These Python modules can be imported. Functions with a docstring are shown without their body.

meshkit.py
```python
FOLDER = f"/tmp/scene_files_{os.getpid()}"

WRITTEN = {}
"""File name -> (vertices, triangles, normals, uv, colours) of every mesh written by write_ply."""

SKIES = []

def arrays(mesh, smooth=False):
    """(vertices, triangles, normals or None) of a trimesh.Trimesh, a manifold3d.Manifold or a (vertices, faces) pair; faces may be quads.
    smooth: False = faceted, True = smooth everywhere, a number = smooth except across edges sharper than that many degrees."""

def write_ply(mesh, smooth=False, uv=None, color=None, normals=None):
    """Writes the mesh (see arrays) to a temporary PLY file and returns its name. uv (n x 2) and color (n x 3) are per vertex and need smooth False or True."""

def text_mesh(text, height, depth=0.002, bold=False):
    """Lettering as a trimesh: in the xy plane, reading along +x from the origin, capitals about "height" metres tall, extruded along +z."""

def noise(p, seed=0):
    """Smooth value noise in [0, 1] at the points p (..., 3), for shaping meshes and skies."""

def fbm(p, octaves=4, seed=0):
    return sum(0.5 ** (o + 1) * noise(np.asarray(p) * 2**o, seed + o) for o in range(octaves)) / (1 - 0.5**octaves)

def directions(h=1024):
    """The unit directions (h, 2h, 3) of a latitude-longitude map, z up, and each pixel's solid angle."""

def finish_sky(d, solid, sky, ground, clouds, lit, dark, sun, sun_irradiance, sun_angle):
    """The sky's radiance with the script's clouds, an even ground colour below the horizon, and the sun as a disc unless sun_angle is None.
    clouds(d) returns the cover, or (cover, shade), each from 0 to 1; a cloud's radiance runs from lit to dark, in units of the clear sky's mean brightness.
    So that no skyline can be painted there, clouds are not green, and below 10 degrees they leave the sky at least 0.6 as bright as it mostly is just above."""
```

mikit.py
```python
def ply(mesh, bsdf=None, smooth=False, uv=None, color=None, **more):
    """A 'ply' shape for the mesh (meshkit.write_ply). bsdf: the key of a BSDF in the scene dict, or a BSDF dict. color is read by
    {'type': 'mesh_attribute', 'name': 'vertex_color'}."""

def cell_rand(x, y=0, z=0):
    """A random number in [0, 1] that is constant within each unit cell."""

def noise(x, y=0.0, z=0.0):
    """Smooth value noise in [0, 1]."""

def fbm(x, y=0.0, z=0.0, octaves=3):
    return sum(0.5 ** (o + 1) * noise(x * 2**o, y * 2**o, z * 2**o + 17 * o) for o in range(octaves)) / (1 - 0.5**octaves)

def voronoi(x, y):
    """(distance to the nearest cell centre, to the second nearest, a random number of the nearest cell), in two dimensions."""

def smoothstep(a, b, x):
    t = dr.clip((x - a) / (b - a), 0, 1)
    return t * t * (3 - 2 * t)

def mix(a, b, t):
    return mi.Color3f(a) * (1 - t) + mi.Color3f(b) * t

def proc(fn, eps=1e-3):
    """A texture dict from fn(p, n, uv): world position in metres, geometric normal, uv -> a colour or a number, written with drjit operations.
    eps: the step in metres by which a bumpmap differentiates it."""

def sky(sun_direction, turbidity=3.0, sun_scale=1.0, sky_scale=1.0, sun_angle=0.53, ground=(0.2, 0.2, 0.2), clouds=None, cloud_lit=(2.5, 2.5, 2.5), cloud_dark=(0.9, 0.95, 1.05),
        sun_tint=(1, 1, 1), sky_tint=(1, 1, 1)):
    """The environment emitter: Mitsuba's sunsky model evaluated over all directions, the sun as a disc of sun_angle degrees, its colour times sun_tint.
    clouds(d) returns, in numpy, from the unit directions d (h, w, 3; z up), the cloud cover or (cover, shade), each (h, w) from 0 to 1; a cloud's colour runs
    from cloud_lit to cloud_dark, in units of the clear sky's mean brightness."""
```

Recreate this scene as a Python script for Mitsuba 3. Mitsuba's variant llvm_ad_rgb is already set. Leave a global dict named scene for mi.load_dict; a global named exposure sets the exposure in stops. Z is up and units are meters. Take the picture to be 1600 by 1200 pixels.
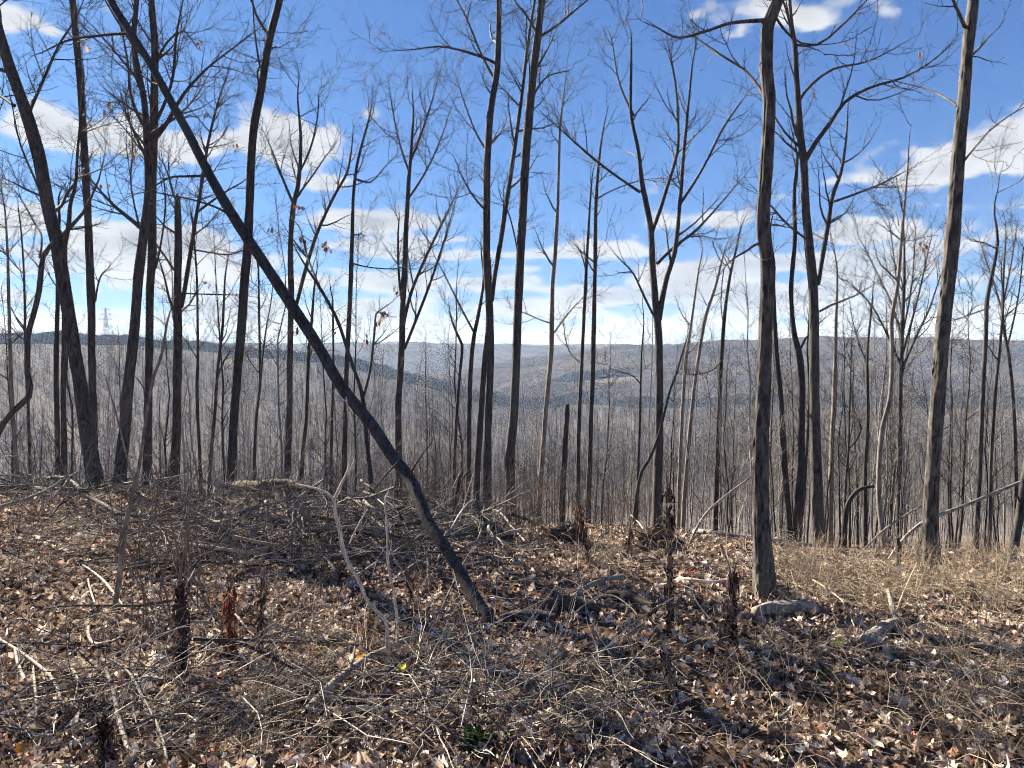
import math
import numpy as np
import mitsuba as mi
import drjit as dr
import mikit
import meshkit
from mikit import proc, ply
from scipy.interpolate import PchipInterpolator

T4 = mi.ScalarTransform4f
scene, labels = {}, {}
rng = np.random.default_rng(20231)

# ------------------------------------------------------------------ camera, sky, exposure
H_EYE, FOC, PITCH = 1.65, 1200.0, math.radians(2.6)      # focal length in pixels of a 1600 px wide photograph
CP, SP = math.cos(PITCH), math.sin(PITCH)
scene['camera'] = {'type': 'perspective', 'fov': 2 * math.degrees(math.atan(800 / FOC)), 'fov_axis': 'x',
                   'near_clip': 0.05, 'far_clip': 12000.0,
                   'to_world': T4().look_at(origin=[0, 0, H_EYE], target=[0, CP, H_EYE - SP], up=[0, 0, 1]),
                   'medium': {'type': 'ref', 'id': 'air'}}
exposure = 4.15
SUN_AZ, SUN_EL = math.radians(-46), math.radians(31)
SUN = [math.sin(SUN_AZ) * math.cos(SUN_EL), math.cos(SUN_AZ) * math.cos(SUN_EL), math.sin(SUN_EL)]


def clouds(d):
    """Fair-weather cumulus: a few heaps that stand over the valley, and scattered ones of the same kind all round."""
    az = np.degrees(np.arctan2(d[..., 0], d[..., 1]))
    el = np.degrees(np.arcsin(np.clip(d[..., 2], -1, 1)))
    # noise laid on a flat cloud deck, so that clouds crowd towards the horizon
    e = np.maximum(d[..., 2], 0.02) + 0.06
    q = np.stack([d[..., 0] / e, d[..., 1] / e, 0 * e], -1)
    n1 = meshkit.fbm(q * 2.2 + 11.3, 5, 3)
    n2 = meshkit.fbm(np.stack([az / 2.6, el / 1.5, 0 * az], -1) + 40, 5, 9)
    n3 = meshkit.fbm(np.stack([az / 7.0, el / 2.6, 0 * az], -1) + 7, 4, 5)
    far = np.clip((np.abs(az - 0) - 44) / 20, 0, 1)
    heaps = np.zeros_like(az)
    for (a, b, wa, wb, k) in [(-28.4, 13.2, 4.2, 1.6, 1.05), (-16.8, 14.0, 5.6, 1.85, 1.12), (-22.6, 13.2, 3.3, 1.54, 0.9), (-32.7, 19.4, 2.3, 1.04, 0.85), (-30.6, 19.2, 1.6, 0.58, 0.7), (-33.0, 7.8, 2.9, 1.8, 1.1), (-28.4, 6.3, 3.6, 1.68, 1.0), (-24.4, 6.1, 5.4, 2.39, 1.15), (-20.1, 5.4, 3.0, 1.57, 1.0), (-9.9, 9.0, 5.6, 1.13, 1.05), (-13.4, 11.6, 1.2, 0.65, 0.85), (13.8, 9.1, 2.7, 0.79, 0.9), (25.0, 7.7, 3.1, 1.04, 1.0), (29.9, 11.4, 5.1, 1.86, 1.0), (32.7, 12.3, 3.4, 2.41, 1.15), (20.1, 21.6, 7.2, 2.02, 0.62), (23.8, 11.2, 2.5, 0.61, 0.6), (7.6, 7.1, 5.8, 0.95, 0.9), (12.2, 4.9, 5.8, 1.21, 0.95), (-8.5, 4.7, 4.9, 1.13, 0.9), (0.0, 5.9, 2.7, 0.67, 0.7), (30.3, 6.0, 2.4, 0.49, 0.6), (-14.9, 4.8, 2.6, 0.83, 0.7),
                              (-60, 17, 9, 4, 1), (62, 20, 8, 4, 1), (-90, 30, 12, 5, 1), (100, 28, 14, 6, 1)]:
        x, y = (az - a) / wa, (el - b) / wb
        y = np.where(y < 0, y * 1.5, y)              # flat-bottomed
        heaps = np.maximum(heaps, k * np.exp(-(x * x + y * y) * 1.0))
    band = np.clip((9.5 - el) / 6.5, 0, 1) * 0.50
    dens = heaps + 1.25 * (n2 - .5) + .45 * (n3 - .5)
    c1 = np.clip((dens - .36) / .20, 0, 1)
    low = band + 2.0 * (meshkit.fbm(np.stack([az / 5.0, el / 1.0, 0 * az], -1) + 3, 4, 21) - .5)
    c2 = np.clip((low - .27) / .18, 0, 1) * np.clip((10.5 - el) / 2.5, 0, 1)
    c3 = far * np.clip((n1 - .55) / .2, 0, 1) * np.clip((50 - el) / 20, 0, 1)
    haze = np.clip((4.0 - el) / 4.0, 0, 1) * .28
    cover = np.clip(np.maximum(np.maximum(c1, c2 * .9), np.maximum(c3, haze)), 0, 1)
    shade = np.clip((dens - .70) / .6, 0, 1) * .65 + .45 * np.clip((n3 - .46) * 4, 0, 1)
    shade = np.maximum(shade, np.clip((low - .42) / .4, 0, 1) * .75 * np.clip((11 - el) / 4, 0, 1))
    return cover * .96, np.clip(shade, 0, 1)


scene['sky'] = mikit.sky(SUN, turbidity=2.0, sun_scale=1.0, sky_scale=.205, ground=(.12, .11, .10), sun_tint=(.91, .98, 1.13), clouds=clouds,
                         cloud_lit=(3.5, 3.6, 3.75), cloud_dark=(1.7, 1.85, 2.1), sky_tint=(.44, .73, 1.22))

# ------------------------------------------------------------------ materials
F = mi.Float


def c3(*a): return mi.Color3f(*a)


def bark_fn(lo, hi, lichen=(.20, .21, .17), k=1.0):
    def fn(p, n, uv):
        w = mikit.noise(p.x * 9, p.y * 9, p.z * 5) * .05
        ridge = mikit.noise((p.x + w) * 60 * k, (p.y + w) * 60 * k, p.z * 11 * k + w * 60)
        fine = mikit.noise(p.x * 170, p.y * 170, p.z * 40)
        blot = mikit.fbm(p.x * 2.3, p.y * 2.3, p.z * 1.1)
        c = mikit.mix(lo, hi, mikit.smoothstep(.15, .85, ridge * .65 + fine * .35))
        return mikit.mix(c, lichen, mikit.smoothstep(.52, .72, blot) * .5 * fine)
    return fn


def rough(color, rough_=.85, spec=.25):
    return {'type': 'principled', 'base_color': color, 'roughness': rough_, 'specular': spec}


def rgb(*c): return {'type': 'rgb', 'value': list(c)}


VC = {'type': 'mesh_attribute', 'name': 'vertex_color'}
scene['m_bark'] = rough(proc(bark_fn((.014, .014, .016), (.082, .081, .082), (.12, .125, .11))))
scene['m_bark_near'] = rough(proc(bark_fn((.014, .014, .015), (.112, .108, .104), (.13, .135, .118))))
scene['m_bark_dark'] = rough(proc(bark_fn((.013, .013, .015), (.058, .057, .058), (.09, .095, .085))))
scene['m_bark_pale'] = rough(proc(bark_fn((.07, .066, .06), (.24, .225, .205))))
scene['m_twig'] = rough(rgb(.075, .068, .064), .7)


def canopy_fn(p, n, uv):
    a = mikit.fbm(p.x * .011, p.y * .011, 7.0, 4)
    b = mikit.noise(p.x * .13, p.y * .13, p.z * .13)
    c = mikit.mix((.024, .024, .029), (.052, .048, .049), mikit.smoothstep(.3, .7, a))
    c = mikit.mix(c, (.027, .033, .027), mikit.smoothstep(.66, .74, mikit.fbm(p.x * .016 + 40, p.y * .016, 2.0, 3)) * .8)
    return c * (.75 + .5 * b)


scene['m_canopy'] = {'type': 'twosided', 'bsdf': {'type': 'diffuse', 'reflectance': proc(canopy_fn)}}
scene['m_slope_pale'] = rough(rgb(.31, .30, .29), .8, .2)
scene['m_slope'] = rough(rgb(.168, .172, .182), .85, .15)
scene['m_far'] = {'type': 'twosided', 'bsdf': {'type': 'diffuse', 'reflectance': rgb(.056, .057, .062)}}
scene['m_deadwood'] = rough(proc(bark_fn((.10, .09, .08), (.34, .31, .275), (.24, .25, .21), .7)), .8)
scene['m_rotten'] = rough(proc(bark_fn((.022, .018, .016), (.10, .082, .068), (.12, .13, .09), .6)), .9)
scene['m_pale'] = rough(proc(bark_fn((.24, .22, .20), (.52, .485, .44), (.36, .35, .31), 1.5)), .7)
scene['m_leaf'] = {'type': 'principledthin', 'base_color': VC, 'roughness': .33, 'diff_trans': .34, 'spec_trans': 0.0, 'eta': 1.75}
scene['m_straw'] = rough(rgb(.34, .285, .21), .6)
scene['m_weed'] = rough(rgb(.135, .10, .082), .75)
scene['m_green'] = {'type': 'principledthin', 'base_color': rgb(.06, .11, .028), 'roughness': .4, 'diff_trans': .6, 'spec_trans': 0.0}
scene['m_steel'] = rough(rgb(.30, .31, .33), .5)
scene['m_stone'] = rough(proc(lambda p, n, uv: mikit.mix((.13, .125, .12), (.30, .285, .27), mikit.fbm(p.x * 25, p.y * 25, p.z * 25))))
scene['m_soil'] = rough(proc(lambda p, n, uv: mikit.mix((.04, .028, .02), (.16, .112, .08), mikit.fbm(p.x * 22, p.y * 22, p.z * 22, 4))))


def ground_fn(p, n, uv):
    r = dr.sqrt(p.x * p.x + p.y * p.y)
    a = mikit.fbm(p.x * 7, p.y * 7, 0, 4)
    near = mikit.mix((.045, .032, .024), (.13, .09, .062), a)
    b = mikit.fbm(p.x * .012, p.y * .012, 3.0, 4)
    far = mikit.mix((.066, .061, .058), (.105, .095, .088), b)
    field = dr.exp(-(dr.square((p.x - 78) / 34) + dr.square((p.y - 830) / 24))) + dr.exp(-(dr.square((p.x - 120) / 60) + dr.square((p.y - 1010) / 30)))
    far = mikit.mix(far, (.062, .068, .045), mikit.smoothstep(.35, .55, field))
    return mikit.mix(near, far, mikit.smoothstep(14, 60, r))


scene['m_ground'] = rough(proc(ground_fn), .95, .1)

# ------------------------------------------------------------------ helpers
count = {}


def key_for(name):
    count[name] = count.get(name, 0) + 1
    return name if count[name] == 1 else f'{name}_{count[name] - 1:03d}'


def part_key(holder, name): return key_for(f'{holder}__{name}')


def tag(key, label=None, cat=None, group=None, kind=None):
    d = {}
    if label: d['label'] = label
    if cat: d['category'] = cat
    if group: d['group'] = group
    if kind: d['kind'] = kind
    labels[key] = d


class Acc:
    def __init__(s): s.v, s.f, s.c, s.n = [], [], [], 0

    def add(s, v, f, c=None):
        if len(v) == 0: return
        s.v.append(v); s.f.append(f + s.n); s.n += len(v)
        if c is not None: s.c.append(c)

    def mesh(s): return np.concatenate(s.v), np.concatenate(s.f)

    def color(s): return np.concatenate(s.c) if s.c else None


def put(key, acc, mat, smooth=True):
    """One entry of the scene from an Acc or a (vertices, faces) pair."""
    if isinstance(acc, Acc):
        if not acc.v: return key
        scene[key] = ply(acc.mesh(), mat, smooth=smooth, color=acc.color())
    else:
        scene[key] = ply(acc, mat, smooth=smooth)
    return key


def unit(v): return v / np.maximum(np.linalg.norm(v, axis=-1, keepdims=True), 1e-9)


def tubes(P, R, S=3, disp=None):
    """Polylines (N, K, 3) with radii (N, K) as tubes of S sides."""
    P, R = np.asarray(P, float), np.asarray(R, float)
    N, K = R.shape
    t = unit(np.gradient(P, axis=1))
    d = np.abs(P[:, -1] - P[:, 0])
    ref = np.eye(3)[np.argmin(d, axis=1)][:, None, :]
    a = unit(np.cross(t, np.broadcast_to(ref, t.shape)))
    b = np.cross(t, a)
    ang = np.arange(S) * 2 * np.pi / S
    rr = R[:, :, None] * (1 if disp is None else disp)
    V = P[:, :, None] + rr[..., None] * (np.cos(ang)[:, None] * a[:, :, None] + np.sin(ang)[:, None] * b[:, :, None])
    i, j = np.meshgrid(np.arange(K - 1), np.arange(S), indexing='ij')
    jn = (j + 1) % S
    q = np.stack([i * S + j, i * S + jn, (i + 1) * S + jn, (i + 1) * S + j], -1).reshape(-1, 4)
    f = np.vstack([q[:, [0, 1, 2]], q[:, [0, 2, 3]]])
    return V.reshape(-1, 3), (f[None] + (np.arange(N) * K * S)[:, None, None]).reshape(-1, 3)


def resample(P, R, n):
    P, R = np.asarray(P, float), np.asarray(R, float)
    s = np.concatenate([[0], np.cumsum(np.linalg.norm(np.diff(P, axis=0), axis=1))])
    u = np.linspace(0, s[-1], n)
    return (PchipInterpolator(s, P)(u), np.interp(u, s, R)) if len(P) > 2 else (np.stack([np.interp(u, s, P[:, k]) for k in range(3)], 1), np.interp(u, s, R))


def log_mesh(P, R, S=14, per=.12, bark=.25, flat_end=True, jag=0.0, g=rng):
    """One trunk, limb or log with bark ridges; ends closed."""
    L = np.linalg.norm(np.diff(P, axis=0), axis=1).sum()
    n = int(np.clip(L / per, 4, 160))
    P, R = resample(P, R, n)
    # small irregular wander and swellings
    o = g.random(3) * 50
    s = np.linspace(0, L, n)
    for k in range(3):
        P[:, k] += (meshkit.noise(np.stack([s * 1.4 + o[k], s * 0 + 5, s * 0 + k], -1)) - .5) * R * .16
    R = R * (1 + .07 * (meshkit.noise(np.stack([s * 2.2 + o[0], s * 0, s * 0], -1)) - .5))
    th = np.arange(S) * 2 * np.pi / S
    kk = S / 3.4
    q = np.stack([np.broadcast_to(np.cos(th) * kk + o[0], (n, S)), np.broadcast_to(np.sin(th) * kk + o[1], (n, S)), np.broadcast_to(s[:, None] * 2.6, (n, S))], -1)
    disp = 1 + bark * (meshkit.noise(q) - .5) + bark * .6 * (meshkit.noise(q * [1, 1, 6] + 9) - .5)
    v, f = tubes(P[None], R[None], S, disp[None])
    if flat_end:
        c0, c1 = P[0], P[-1] + unit(P[-1] - P[-2]) * R[-1] * jag * 2
        m = len(v)
        j = np.arange(S)
        f = np.vstack([f, np.stack([(j + 1) % S, j, np.full(S, m)], 1), np.stack([(n - 1) * S + j, (n - 1) * S + (j + 1) % S, np.full(S, m + 1)], 1)])
        v = np.vstack([v, c0, c1])
    return v, f


def sprout(P, R, per_m, length, t0=.1, t1=1.0, ang=(35, 60), K=5, wig=.16, up=.08, ratio=.55, tip=.002, rmin=.0025, g=rng, taper=.5, most=None):
    """Children of the polylines P (N, K, 3): per_m of them to the metre, each up to length metres long."""
    N, Kp = R.shape
    seg = np.linalg.norm(np.diff(P, axis=1), axis=2)
    L = seg.sum(1)
    want = per_m * L * (t1 - t0)
    n = np.floor(want + g.random(N)).astype(int)
    idx = np.repeat(np.arange(N), n)
    M = len(idx)
    if M == 0: return np.zeros((0, K, 3)), np.zeros((0, K))
    t = t0 + (t1 - t0) * g.random(M) ** .9
    x = t * (Kp - 1)
    i = np.minimum(x.astype(int), Kp - 2)
    fr = (x - i)[:, None]
    p = P[idx, i] * (1 - fr) + P[idx, i + 1] * fr
    r = R[idx, i] * (1 - fr[:, 0]) + R[idx, i + 1] * fr[:, 0]
    tan = unit(P[idx, i + 1] - P[idx, i])
    side = g.normal(size=(M, 3))
    side = unit(side - (side * tan).sum(1, keepdims=True) * tan)
    a = np.radians(g.uniform(*ang, M))[:, None]
    d = tan * np.cos(a) + side * np.sin(a)
    l = np.asarray(length) * g.uniform(.45, 1.15, M) * (1 - taper * t)
    if np.ndim(length) == 0 and most is not None: l = np.minimum(l, most * L[idx])
    out = np.zeros((M, K, 3)); out[:, 0] = p
    for k in range(1, K):
        out[:, k] = out[:, k - 1] + d * (l / (K - 1))[:, None]
        d = unit(d + g.normal(size=(M, 3)) * wig + np.array([0, 0, up]))
    r0 = np.maximum(np.minimum(r * ratio, l * .022 + .0015), rmin)
    return out, r0[:, None] * np.linspace(1, 0, K)[None] + tip * np.linspace(0, 1, K)[None]


# ------------------------------------------------------------------ the land
def sstep(a, b, x):
    t = np.clip((x - a) / (b - a), 0, 1)
    return t * t * (3 - 2 * t)


def G(x, y):
    x, y = np.asarray(x, float), np.asarray(y, float)
    r, az = np.hypot(x, y), np.degrees(np.arctan2(x, y))
    yc = np.interp(x, [-12, -6, -3, 0, 2, 3.5, 8, 30], [10.6, 10.0, 9.4, 7.9, 7.1, 6.1, 5.8, 5.8])
    s = np.logaddexp(0, (y - yc) / 1.1) * 1.1
    k = np.interp(az, [-35, -12, 8, 20, 40], [.36, .33, .28, .26, .27])
    z = -85 * (1 - np.exp(-s * k / 85))
    z = z + .02 * sstep(.6, -2.6, x) * sstep(4.5, 8.5, y) * sstep(24, 12, y)
    q = np.stack([x, y, 0 * x], -1)
    z = z + .10 * (meshkit.noise(q * .9 + 31) - .5) * np.exp(-r / 40) + (.09 * (meshkit.noise(q * 2.2 + 3) - .5) + .045 * (meshkit.noise(q * 5.5 + 8) - .5)) * np.exp(-r / 30)
    z = z + 3.0 * (meshkit.fbm(q / 40, 3, 8) - .5) * sstep(25, 90, r)
    front = sstep(-50, 200, y)
    wav = meshkit.fbm(q / 520 + 5, 3, 4) - .5
    r1 = r + 160 * (meshkit.fbm(q / 330 + 9, 2, 6) - .5)
    far = sstep(1500, 2450, r1) * (88 + np.interp(az, [-40, -12, -6, 2, 10, 40], [0, 2, 3, -4, -6, -8]) + 46 * wav)
    left = np.exp(-np.square((r1 - 800) / 270)) * np.interp(az, [-60, -40, -22, -14, -8, -2, 4], [85, 80, 75, 63, 40, 12, 0])
    right = np.exp(-np.square((r1 - 1400) / 380)) * np.interp(az, [-12, -5, 2, 8, 15, 26, 60], [0, 16, 46, 66, 76, 80, 82])
    z = z * (1 - .12 * front * sstep(300, 900, r)) + front * np.maximum(far, np.maximum(left, right * (1 + .45 * wav)))
    return z + 15 * (meshkit.fbm(q / 190 + 1, 4, 2) - .5) * sstep(250, 700, r)


def ray(px, py):
    u, v = (px - 800) / FOC, (600 - py) / FOC
    return np.array([u, CP + SP * v, -SP + CP * v])


def at(px, py, Y):
    """The point of the plane y = Y that stands at this place of the photograph."""
    d = ray(px, py)
    return np.array([0, 0, H_EYE]) + d * (Y / d[1])


def gp(px, py, up=0.0):
    """The point of the ground there (or as near the crest as the ground goes)."""
    d = ray(px, py)
    Y = np.linspace(1.2, 14, 400)
    P = np.array([0, 0, H_EYE]) + d * (Y / d[1])[:, None]
    gap = P[:, 2] - G(P[:, 0], P[:, 1])
    below = np.nonzero(gap < 0)[0]
    k = below[0] if len(below) else 100 + int(np.argmin(gap[100:320]))
    p = P[k].copy()
    p[2] = G(p[0], p[1]) + up
    return p


ths = np.radians(np.concatenate([np.linspace(-46, 46, 420), np.linspace(46, 314, 110)[1:-1]]))
rs = np.concatenate([[0.0], np.geomspace(.6, 4800, 250)])
TT, RR = np.meshgrid(ths, rs)
gx, gy = RR * np.sin(TT), RR * np.cos(TT)
gv = np.stack([gx, gy, G(gx, gy)], -1).reshape(-1, 3)
nT = len(ths)
ii, jj = np.meshgrid(np.arange(len(rs) - 1), np.arange(nT), indexing='ij')
jn = (jj + 1) % nT
q = np.stack([ii * nT + jj, (ii + 1) * nT + jj, (ii + 1) * nT + jn, ii * nT + jn], -1).reshape(-1, 4)
gf = np.vstack([q[:, [0, 2, 1]], q[:, [0, 3, 2]]])
put('ground', (gv, gf), 'm_ground')
tag('ground', 'leaf-strewn hilltop that drops away into a wooded valley and rises to far ridges', 'ground', kind='structure')

# ------------------------------------------------------------------ leaves
OAK = np.array([[0, 0], [.14, .17], [.28, .12], [.42, .27], [.56, .15], [.72, .22], [1, 0]])
MAPLE = np.array([[0, 0], [.10, .20], [.24, .34], [.38, .20], [.58, .32], [.74, .15], [1, 0]])
BEECH = np.array([[0, 0], [.18, .17], [.5, .25], [.8, .13], [1, 0]])
LONG = np.array([[0, 0], [.3, .09], [.65, .09], [1, 0]])


def leaf_template(half):
    """Both blades of a leaf either side of the midrib, in the xy plane, one unit long."""
    n = len(half)
    mid = np.stack([half[:, 0], half[:, 0] * 0], 1)
    v = np.vstack([mid, half[1:-1], half[1:-1] * [1, -1]])
    f = []
    for s in (0, 1):
        e = lambda k: k if k in (0, n - 1) else n + k - 1 + s * (n - 2)
        for k in range(n - 1):
            for tri in ((k, k + 1, e(k + 1)), (k, e(k + 1), e(k))):
                if len(set(tri)) == 3: f.append(tri if s == 1 else tri[::-1])
    return v, np.array(f)


LEAF_COLORS = np.array([(.46, .395, .335), (.33, .27, .225), (.22, .165, .13), (.15, .105, .082), (.58, .52, .455), (.09, .070, .060), (.25, .14, .105), (.68, .635, .58)])
LEAF_WEIGHT = np.array([.15, .17, .18, .16, .09, .14, .05, .06])


def leaves_at(pos, size, half, yaw, tilt, roll, curl, color):
    """(vertices, faces, colours) of curled leaves; all arguments are arrays of N."""
    tv, tf = leaf_template(half)
    N = len(pos)
    x, y = tv[:, 0][None] - .45, tv[:, 1][None]
    z = curl[:, :1] * (x * x * 1.6) + curl[:, 1:2] * np.abs(y) * 1.2 + curl[:, 2:3] * np.sin(x * 9) * .10
    L = np.stack([np.broadcast_to(x, z.shape), np.broadcast_to(y, z.shape), z], -1) * size[:, None, None]
    cy, sy, ct, st, cr, sr = np.cos(yaw), np.sin(yaw), np.cos(tilt), np.sin(tilt), np.cos(roll), np.sin(roll)
    o = np.zeros(N); e = np.ones(N)
    Rx = np.stack([e, o, o, o, cr, -sr, o, sr, cr], -1).reshape(N, 3, 3)
    Ry = np.stack([ct, o, st, o, e, o, -st, o, ct], -1).reshape(N, 3, 3)
    Rz = np.stack([cy, -sy, o, sy, cy, o, o, o, e], -1).reshape(N, 3, 3)
    V = np.einsum('nij,nkj->nki', Rz @ Ry @ Rx, L) + pos[:, None]
    m = len(tv)
    return V.reshape(-1, 3), (tf[None] + (np.arange(N) * m)[:, None, None]).reshape(-1, 3), np.repeat(color, m, 0)


def leaf_colors(N, g, vary=.22):
    c = LEAF_COLORS[g.choice(len(LEAF_COLORS), N, p=LEAF_WEIGHT)] * 1.12
    return c * (1 + vary * g.normal(size=(N, 1))).clip(.45, 1.6)


g = np.random.default_rng(5)
N = 122000
ly = 1.9 + 9.6 * g.random(N) ** .85
lx = (g.random(N) * 2 - 1) * (.78 * ly + .9)
clump = meshkit.fbm(np.stack([lx * 1.1, ly * 1.1, 0 * lx], -1) + 4, 3, 6)
keep = g.random(N) < sstep(.28, .52, clump) * .45 + .55
lx, ly = lx[keep], ly[keep]
N = len(lx)
size = np.where(g.random(N) < .25, g.uniform(.012, .036, N), g.uniform(.032, .08, N))
pos = np.stack([lx, ly, G(lx, ly) + .004 + .032 * g.random(N) ** 1.5], -1)
yaw, tilt, roll = g.uniform(0, 6.283, N), g.normal(0, .42, N), g.normal(0, .55, N)
curl = np.stack([g.normal(.3, .65, N), g.normal(.25, .7, N), g.normal(0, 1.1, N)], 1)
col = leaf_colors(N, g)
kind = g.integers(0, 3, N)
# the nearest large leaves are pieces of the ground, each an entry of its own
inframe = (np.abs(lx) < .655 * ly) & (ly > 2.75) & (size > .055)
near = np.zeros(N, bool)
near[np.nonzero(inframe)[0][np.argsort(ly[inframe])[:295]]] = True
for k in np.nonzero(near)[0]:
    s = slice(k, k + 1)
    v, f, c = leaves_at(pos[s] + [0, 0, .012], size[s] * 1.08, (OAK, MAPLE, BEECH)[kind[k]], yaw[s], tilt[s], roll[s], curl[s], col[s])
    scene[part_key('ground', 'leaf')] = ply((v, f), 'm_leaf', smooth=True, color=c)
acc = Acc()
for kd, half in enumerate((OAK, MAPLE, BEECH)):
    for zone in (ly < 4.4, ly >= 4.4):
        m = (kind == kd) & zone & ~near
        h = half if zone[np.argmin(ly)] else (LONG * [1, 2.4])
        acc.add(*leaves_at(pos[m], size[m], h, yaw[m], tilt[m], roll[m], curl[m], col[m]))
put('leaf_litter', acc, 'm_leaf')
tag('leaf_litter', 'dry brown oak and maple leaves covering the hilltop clearing', 'dead leaves', kind='stuff')
for (px, py, c, word) in [(1080, 905, (.42, .06, .03), 'bright red leaf lying among pale sticks left of the near trunk'), (627, 1062, (.45, .42, .05), 'yellow leaf beside the pale fallen limb'),
                          (562, 1045, (.42, .21, .04), 'orange leaf above the pale fallen limb'), (345, 1075, (.42, .09, .03), 'rust red leaf right of the dark dead stalk'),
                          (35, 1190, (.45, .20, .04), 'orange leaf in the bottom left corner'), (1310, 1018, (.40, .42, .13), 'pale yellow green leaf left of the short log'),
                          (490, 1035, (.40, .08, .04), 'red leaf at the foot of a grass tuft'), (657, 963, (.40, .22, .07), 'tan orange leaf left of the leaning trunk')]:
    p = gp(px, py, .045)[None]
    v, f, c = leaves_at(p, np.array([.085]), MAPLE, g.uniform(0, 6, 1), np.array([-.35]), g.normal(0, .2, 1), np.array([[.2, .3, .3]]), np.array([c]))
    k = part_key('ground', 'leaf')
    scene[k] = ply((v, f), 'm_leaf', smooth=True, color=c)
    labels[k] = {'label': word}


# ------------------------------------------------------------------ bare trees
def px_path(pts, Y0, Y1=None, ws=1.0):
    """Traced points (x, y, width in pixels) at depths from Y0 to Y1 -> points and radii in metres."""
    Y1 = Y0 if Y1 is None else Y1
    n = len(pts)
    P, R = [], []
    for k, (x, y, w) in enumerate(pts):
        p = at(x, y, Y0 + (Y1 - Y0) * k / max(n - 1, 1))
        P.append(p); R.append(w / 2 / FOC * p[1] * p[1] / math.hypot(p[0], p[1]) * ws * .93)
    return np.array(P), np.array(R)


def dead_leaf_mesh(P, n, g, size=(.05, .09)):
    a = Acc()
    j = g.integers(0, P.shape[0], n)
    pos = P[j, -1] + g.normal(0, .03, (n, 3))
    a.add(*leaves_at(pos, g.uniform(*size, n), BEECH, g.uniform(0, 6.28, n), g.uniform(.6, 1.6, n), g.normal(0, .6, n), g.normal(0, .6, (n, 3)), leaf_colors(n, g) * np.array([.75, .6, .55])))
    return a


def thin_end(P, R, g, tw=1.0):
    d, L = unit(P[-1] - P[-2]), min(.7, 50 * R[-1]) * g.uniform(.7, 1.2)
    p1 = P[-1] + d * L * .5 + g.normal(0, .05, 3) * L
    p2 = p1 + unit(d + g.normal(0, .25, 3)) * L * .5
    return np.vstack([P, p1, p2]), np.concatenate([R, [R[-1] * .6, .0024 * tw]])


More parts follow.
